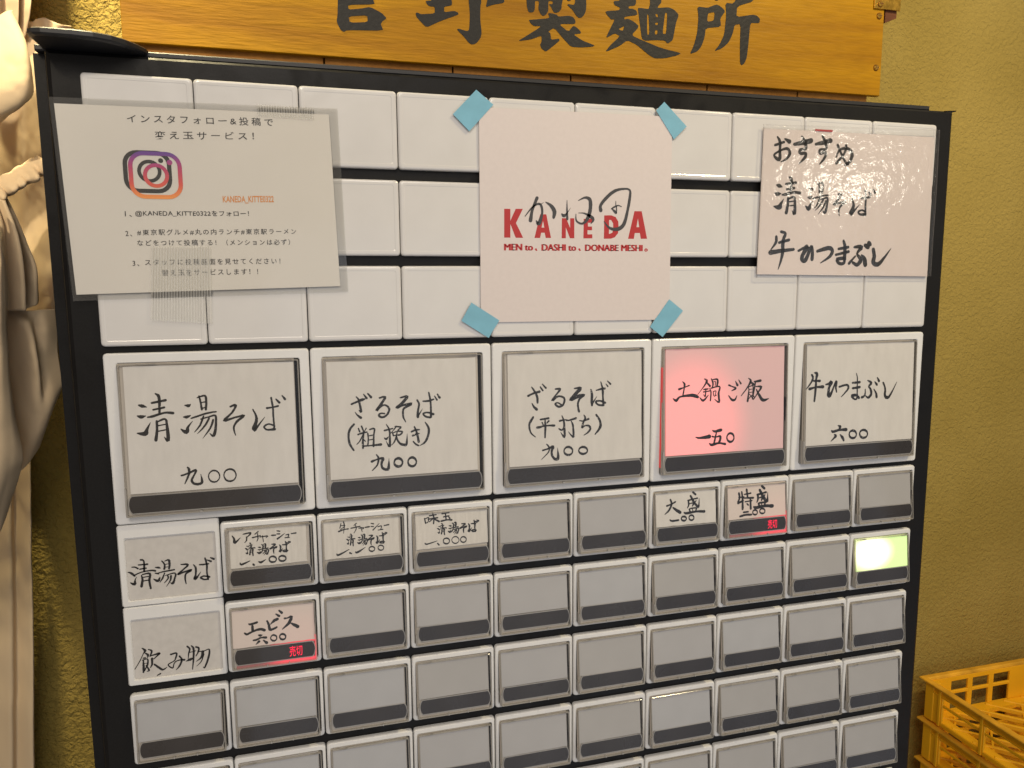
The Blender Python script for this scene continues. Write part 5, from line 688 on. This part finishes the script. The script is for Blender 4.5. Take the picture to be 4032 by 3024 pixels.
for nm, g in CLOTH.items():
    my = sum(p[1] for r in g for p in r)/sum(len(r) for r in g); k_ = .45 if nm != 'tieback' else .55
    g = [[(x, my+(y-my)*k_, z) for x, y, z in r] for r in g]
    if nm == 'tieback': g = [[(p[0]-.42*q, p[1]+.05*math.sin(q*2), p[2]-.22*q) for p in g[0]] for q in range(7, 0, -1)] + g
    else: g = [[(r[0][0]-.55*q, r[0][1]+.13*math.sin(q*2.3+len(nm)), r[0][2]-(.10*q if nm in ('gathered_puff', 'sagging_drape') else 0)) for q in range(7, 0, -1)] + r for r in g]
    if nm == 'hanging_pleat': g = [[(p[0], p[1], p[2]+4.0) for p in g[0]]] + g
    rows = [cat1([tuple(p) for p in r], 11) for r in g]; cols = list(zip(*rows)); cols = [cat1(list(c), 11) for c in cols]; G = [list(r) for r in zip(*cols)]
    amp = 0.02 if nm != 'tieback' else 0.02
    def crease(x, z):
        a = abs(mnoise.noise(Vector((x*1.3+z*1.1, z*.55-x*1.4, len(nm)*3.3)))); b_ = abs(mnoise.noise(Vector((x*3.1-z*1.7, z*2.3+x*.8, len(nm)))))
        return -.035*min(a*1.6, .5) - .007*min(b_*2.0, .5)
    G = [[(x, y+(crease(x, z) if nm != 'tieback' else .03*abs(mnoise.noise(Vector((x*9, z*9, 2)))))+amp*mnoise.noise(Vector((x*3, z*3, len(nm)*7.1)))+amp*.4*mnoise.noise(Vector((x*11, z*9, 3))), z) for x, y, z in r] for r in G]
    mb = MB(); mb.grid(G); me = offs(mb, O).mesh(nm, [M['cloth']], smooth=True)
    ob = link(nm, me, cur); so = ob.modifiers.new('thickness', 'SOLIDIFY'); so.thickness = 0.0009; so.offset = 1

# ---------------------------------------------------------------- yellow crates
M['crate'] = mat('yellow_crate_plastic', (0.90, 0.47, 0.012), 0.38, noise=(14, 0.10, (1, 1, 1)), bump=(120, 0.12, 0.0006))
M['crate_dirty'] = mat('scuffed_crate_rim', (0.74, 0.38, 0.025), 0.55, noise=(35, 0.3, (1, 1, 1)), bump=(160, 0.3, 0.0006))
W_, D_, H_ = 9.6, 7.6, 0.93
def panel(mb, axis, fixed, th, u0, u1, z0, z1, holes):
    """flat wall with rectangular openings: filled with the strips between them"""
    us = sorted({u0, u1} | {h[0] for h in holes} | {h[1] for h in holes}); zs = sorted({z0, z1} | {h[2] for h in holes} | {h[3] for h in holes})
    for i in range(len(us)-1):
        for j in range(len(zs)-1):
            cu = (us[i]+us[i+1])/2; cz = (zs[j]+zs[j+1])/2
            if any(h[0] < cu < h[1] and h[2] < cz < h[3] for h in holes): continue
            if axis == 'x': mb.box(us[i], us[i+1], fixed, fixed+th, zs[j], zs[j+1])
            else: mb.box(fixed, fixed+th, us[i], us[i+1], zs[j], zs[j+1])
def make_crate():
    r = bpy.data.objects.new('stacking_crate', None); COL.objects.link(r)
    # local: x 0..W, y -D..0 (towards viewer), z rim at 0
    def lk(name, mb, mt=None, weld=True):
        me = mb.mesh(name, [mt or M['crate']], weld=weld); o = link(name, me, r)
        bv = o.modifiers.new('soft_edges', 'BEVEL'); bv.width = 0.0007; bv.segments = 2; bv.limit_method = 'ANGLE'; return o
    mb = MB(); f = .17
    o_ = [(0, 0), (W_, 0), (W_, -D_), (0, -D_)]; s_ = lambda d, z: [(x+(d if x == 0 else -d), y+(-d if y == 0 else d), z) for x, y in o_]
    mb.loops([s_(.03, -.06), s_(0, -.045), s_(0, -.015), s_(.02, 0), s_(f-.05, 0), s_(f-.03, -.02), s_(f, -.02), s_(f, -.06), s_(.03, -.06)])
    lk('rim', mb, M['crate_dirty'])
    wins = []; x = .75
    while x < W_-.8:
        for k in range(3):
            a = x+k*.60; wins += [(a, a+.46, -.40, -.165), (a, a+.46, -.85, -.475)]
        x += 2.5
    mb = MB(); panel(mb, 'x', -.17, .06, .12, W_-.12, -H_, -.05, wins); lk('back_wall', mb)
    mb = MB(); panel(mb, 'x', -D_+.11, .06, .12, W_-.12, -H_, -.05, wins); lk('front_wall', mb)
    hs = []; y = -.55
    while y > -D_+.8:
        hs += [(y-.92, y-.0, -.36, -.30) if False else (y-.92, y, -.84, -.27)]; y -= 1.05
    for X_ in (.12, W_-.18):
        mb = MB(); panel(mb, 'y', X_, .06, -D_+.12, -.12, -H_, -.05, [(min(a, b), max(a, b), c, d) for a, b, c, d in hs])
        yy = -.55
        while yy > -D_+.8:
            mb.box(X_-.03, X_+.0, yy+.03, yy+.10, -H_, -.05); yy -= 1.05
        mb.box(X_+.01, X_+.045, -D_+.2, -.2, -.47, -.41); mb.box(X_-.025, X_, -D_+.2, -.2, -.24, -.21)
        lk('side_wall', mb)
    for X_ in (.1, W_-.4):
        for Y_ in (-.4, -D_+.1): mb = MB(); mb.box(X_, X_+.2, Y_+(.08 if Y_ > -1 else 0), Y_+(.3 if Y_ > -1 else .2), -H_+.0, -.055); lk('corner_post', mb)
    mb = MB(); g = .11; z0, z1 = -H_+.01, -H_+.085       # diamond lattice base inside a border
    def clipline(c, sgn):
        pts = []
        # line y = sgn*x + c clipped to the rectangle
        for X_ in (.2, W_-.2):
            Y_ = sgn*X_+c
            if -D_+.2 <= Y_ <= -.2: pts.append((X_, Y_))
        for Y_ in (-.2, -D_+.2):
            X_ = (Y_-c)/sgn
            if .2 <= X_ <= W_-.2: pts.append((X_, Y_))
        return (pts[0], pts[1]) if len(pts) >= 2 and math.dist(pts[0], pts[1]) > .3 else None
    def barr(a, b, w_, za, zb):
        dx, dy = b[0]-a[0], b[1]-a[1]; l = math.hypot(dx, dy); nx, ny = -dy/l*w_/2, dx/l*w_/2
        q = [(a[0]+nx, a[1]+ny), (b[0]+nx, b[1]+ny), (b[0]-nx, b[1]-ny), (a[0]-nx, a[1]-ny)]
        mb.loops([[(x, y, za) for x, y in q], [(x, y, zb) for x, y in q]], 0, True, True)
    c = -D_-W_
    while c < W_:
        l = clipline(c, -1)
        if l: barr(l[0], l[1], .07, z0, z1+.03)
        c += .52
    c = -D_-W_
    while c < W_:
        l = clipline(c, 1)
        if l: barr(l[0], l[1], .045, z0+.003, z1-.01)
        c += .95
    lk('base_lattice', mb, weld=False)
    mb = MB(); mb.box(.18, W_-.18, -.40, -.18, z0+.005, z1+.012); mb.box(.18, W_-.18, -D_+.18, -D_+.4, z0+.005, z1+.012); mb.box(.18, .38, -D_+.4, -.40, z0+.005, z1+.012); mb.box(W_-.38, W_-.18, -D_+.4, -.40, z0+.005, z1+.012)
    lk('base_border', mb)
    return r
c0 = make_crate()
labs = ['yellow plastic crate on top of the stack by the wall', 'yellow plastic crate second from the top of the stack', 'yellow plastic crate third from the top, its rim corner near the picture foot', 'yellow plastic crate lowest in the stack']
for k in range(4):
    if k == 0: r = c0
    else:
        r = c0.copy(); COL.objects.link(r)
        for ch in c0.children: q = ch.copy(); COL.objects.link(q); q.parent = r
    r.location = P(14.88, 4.5, -10.775-.964*k); tag(r, labs[k], 'crate', 'yellow crates stacked by the wall')
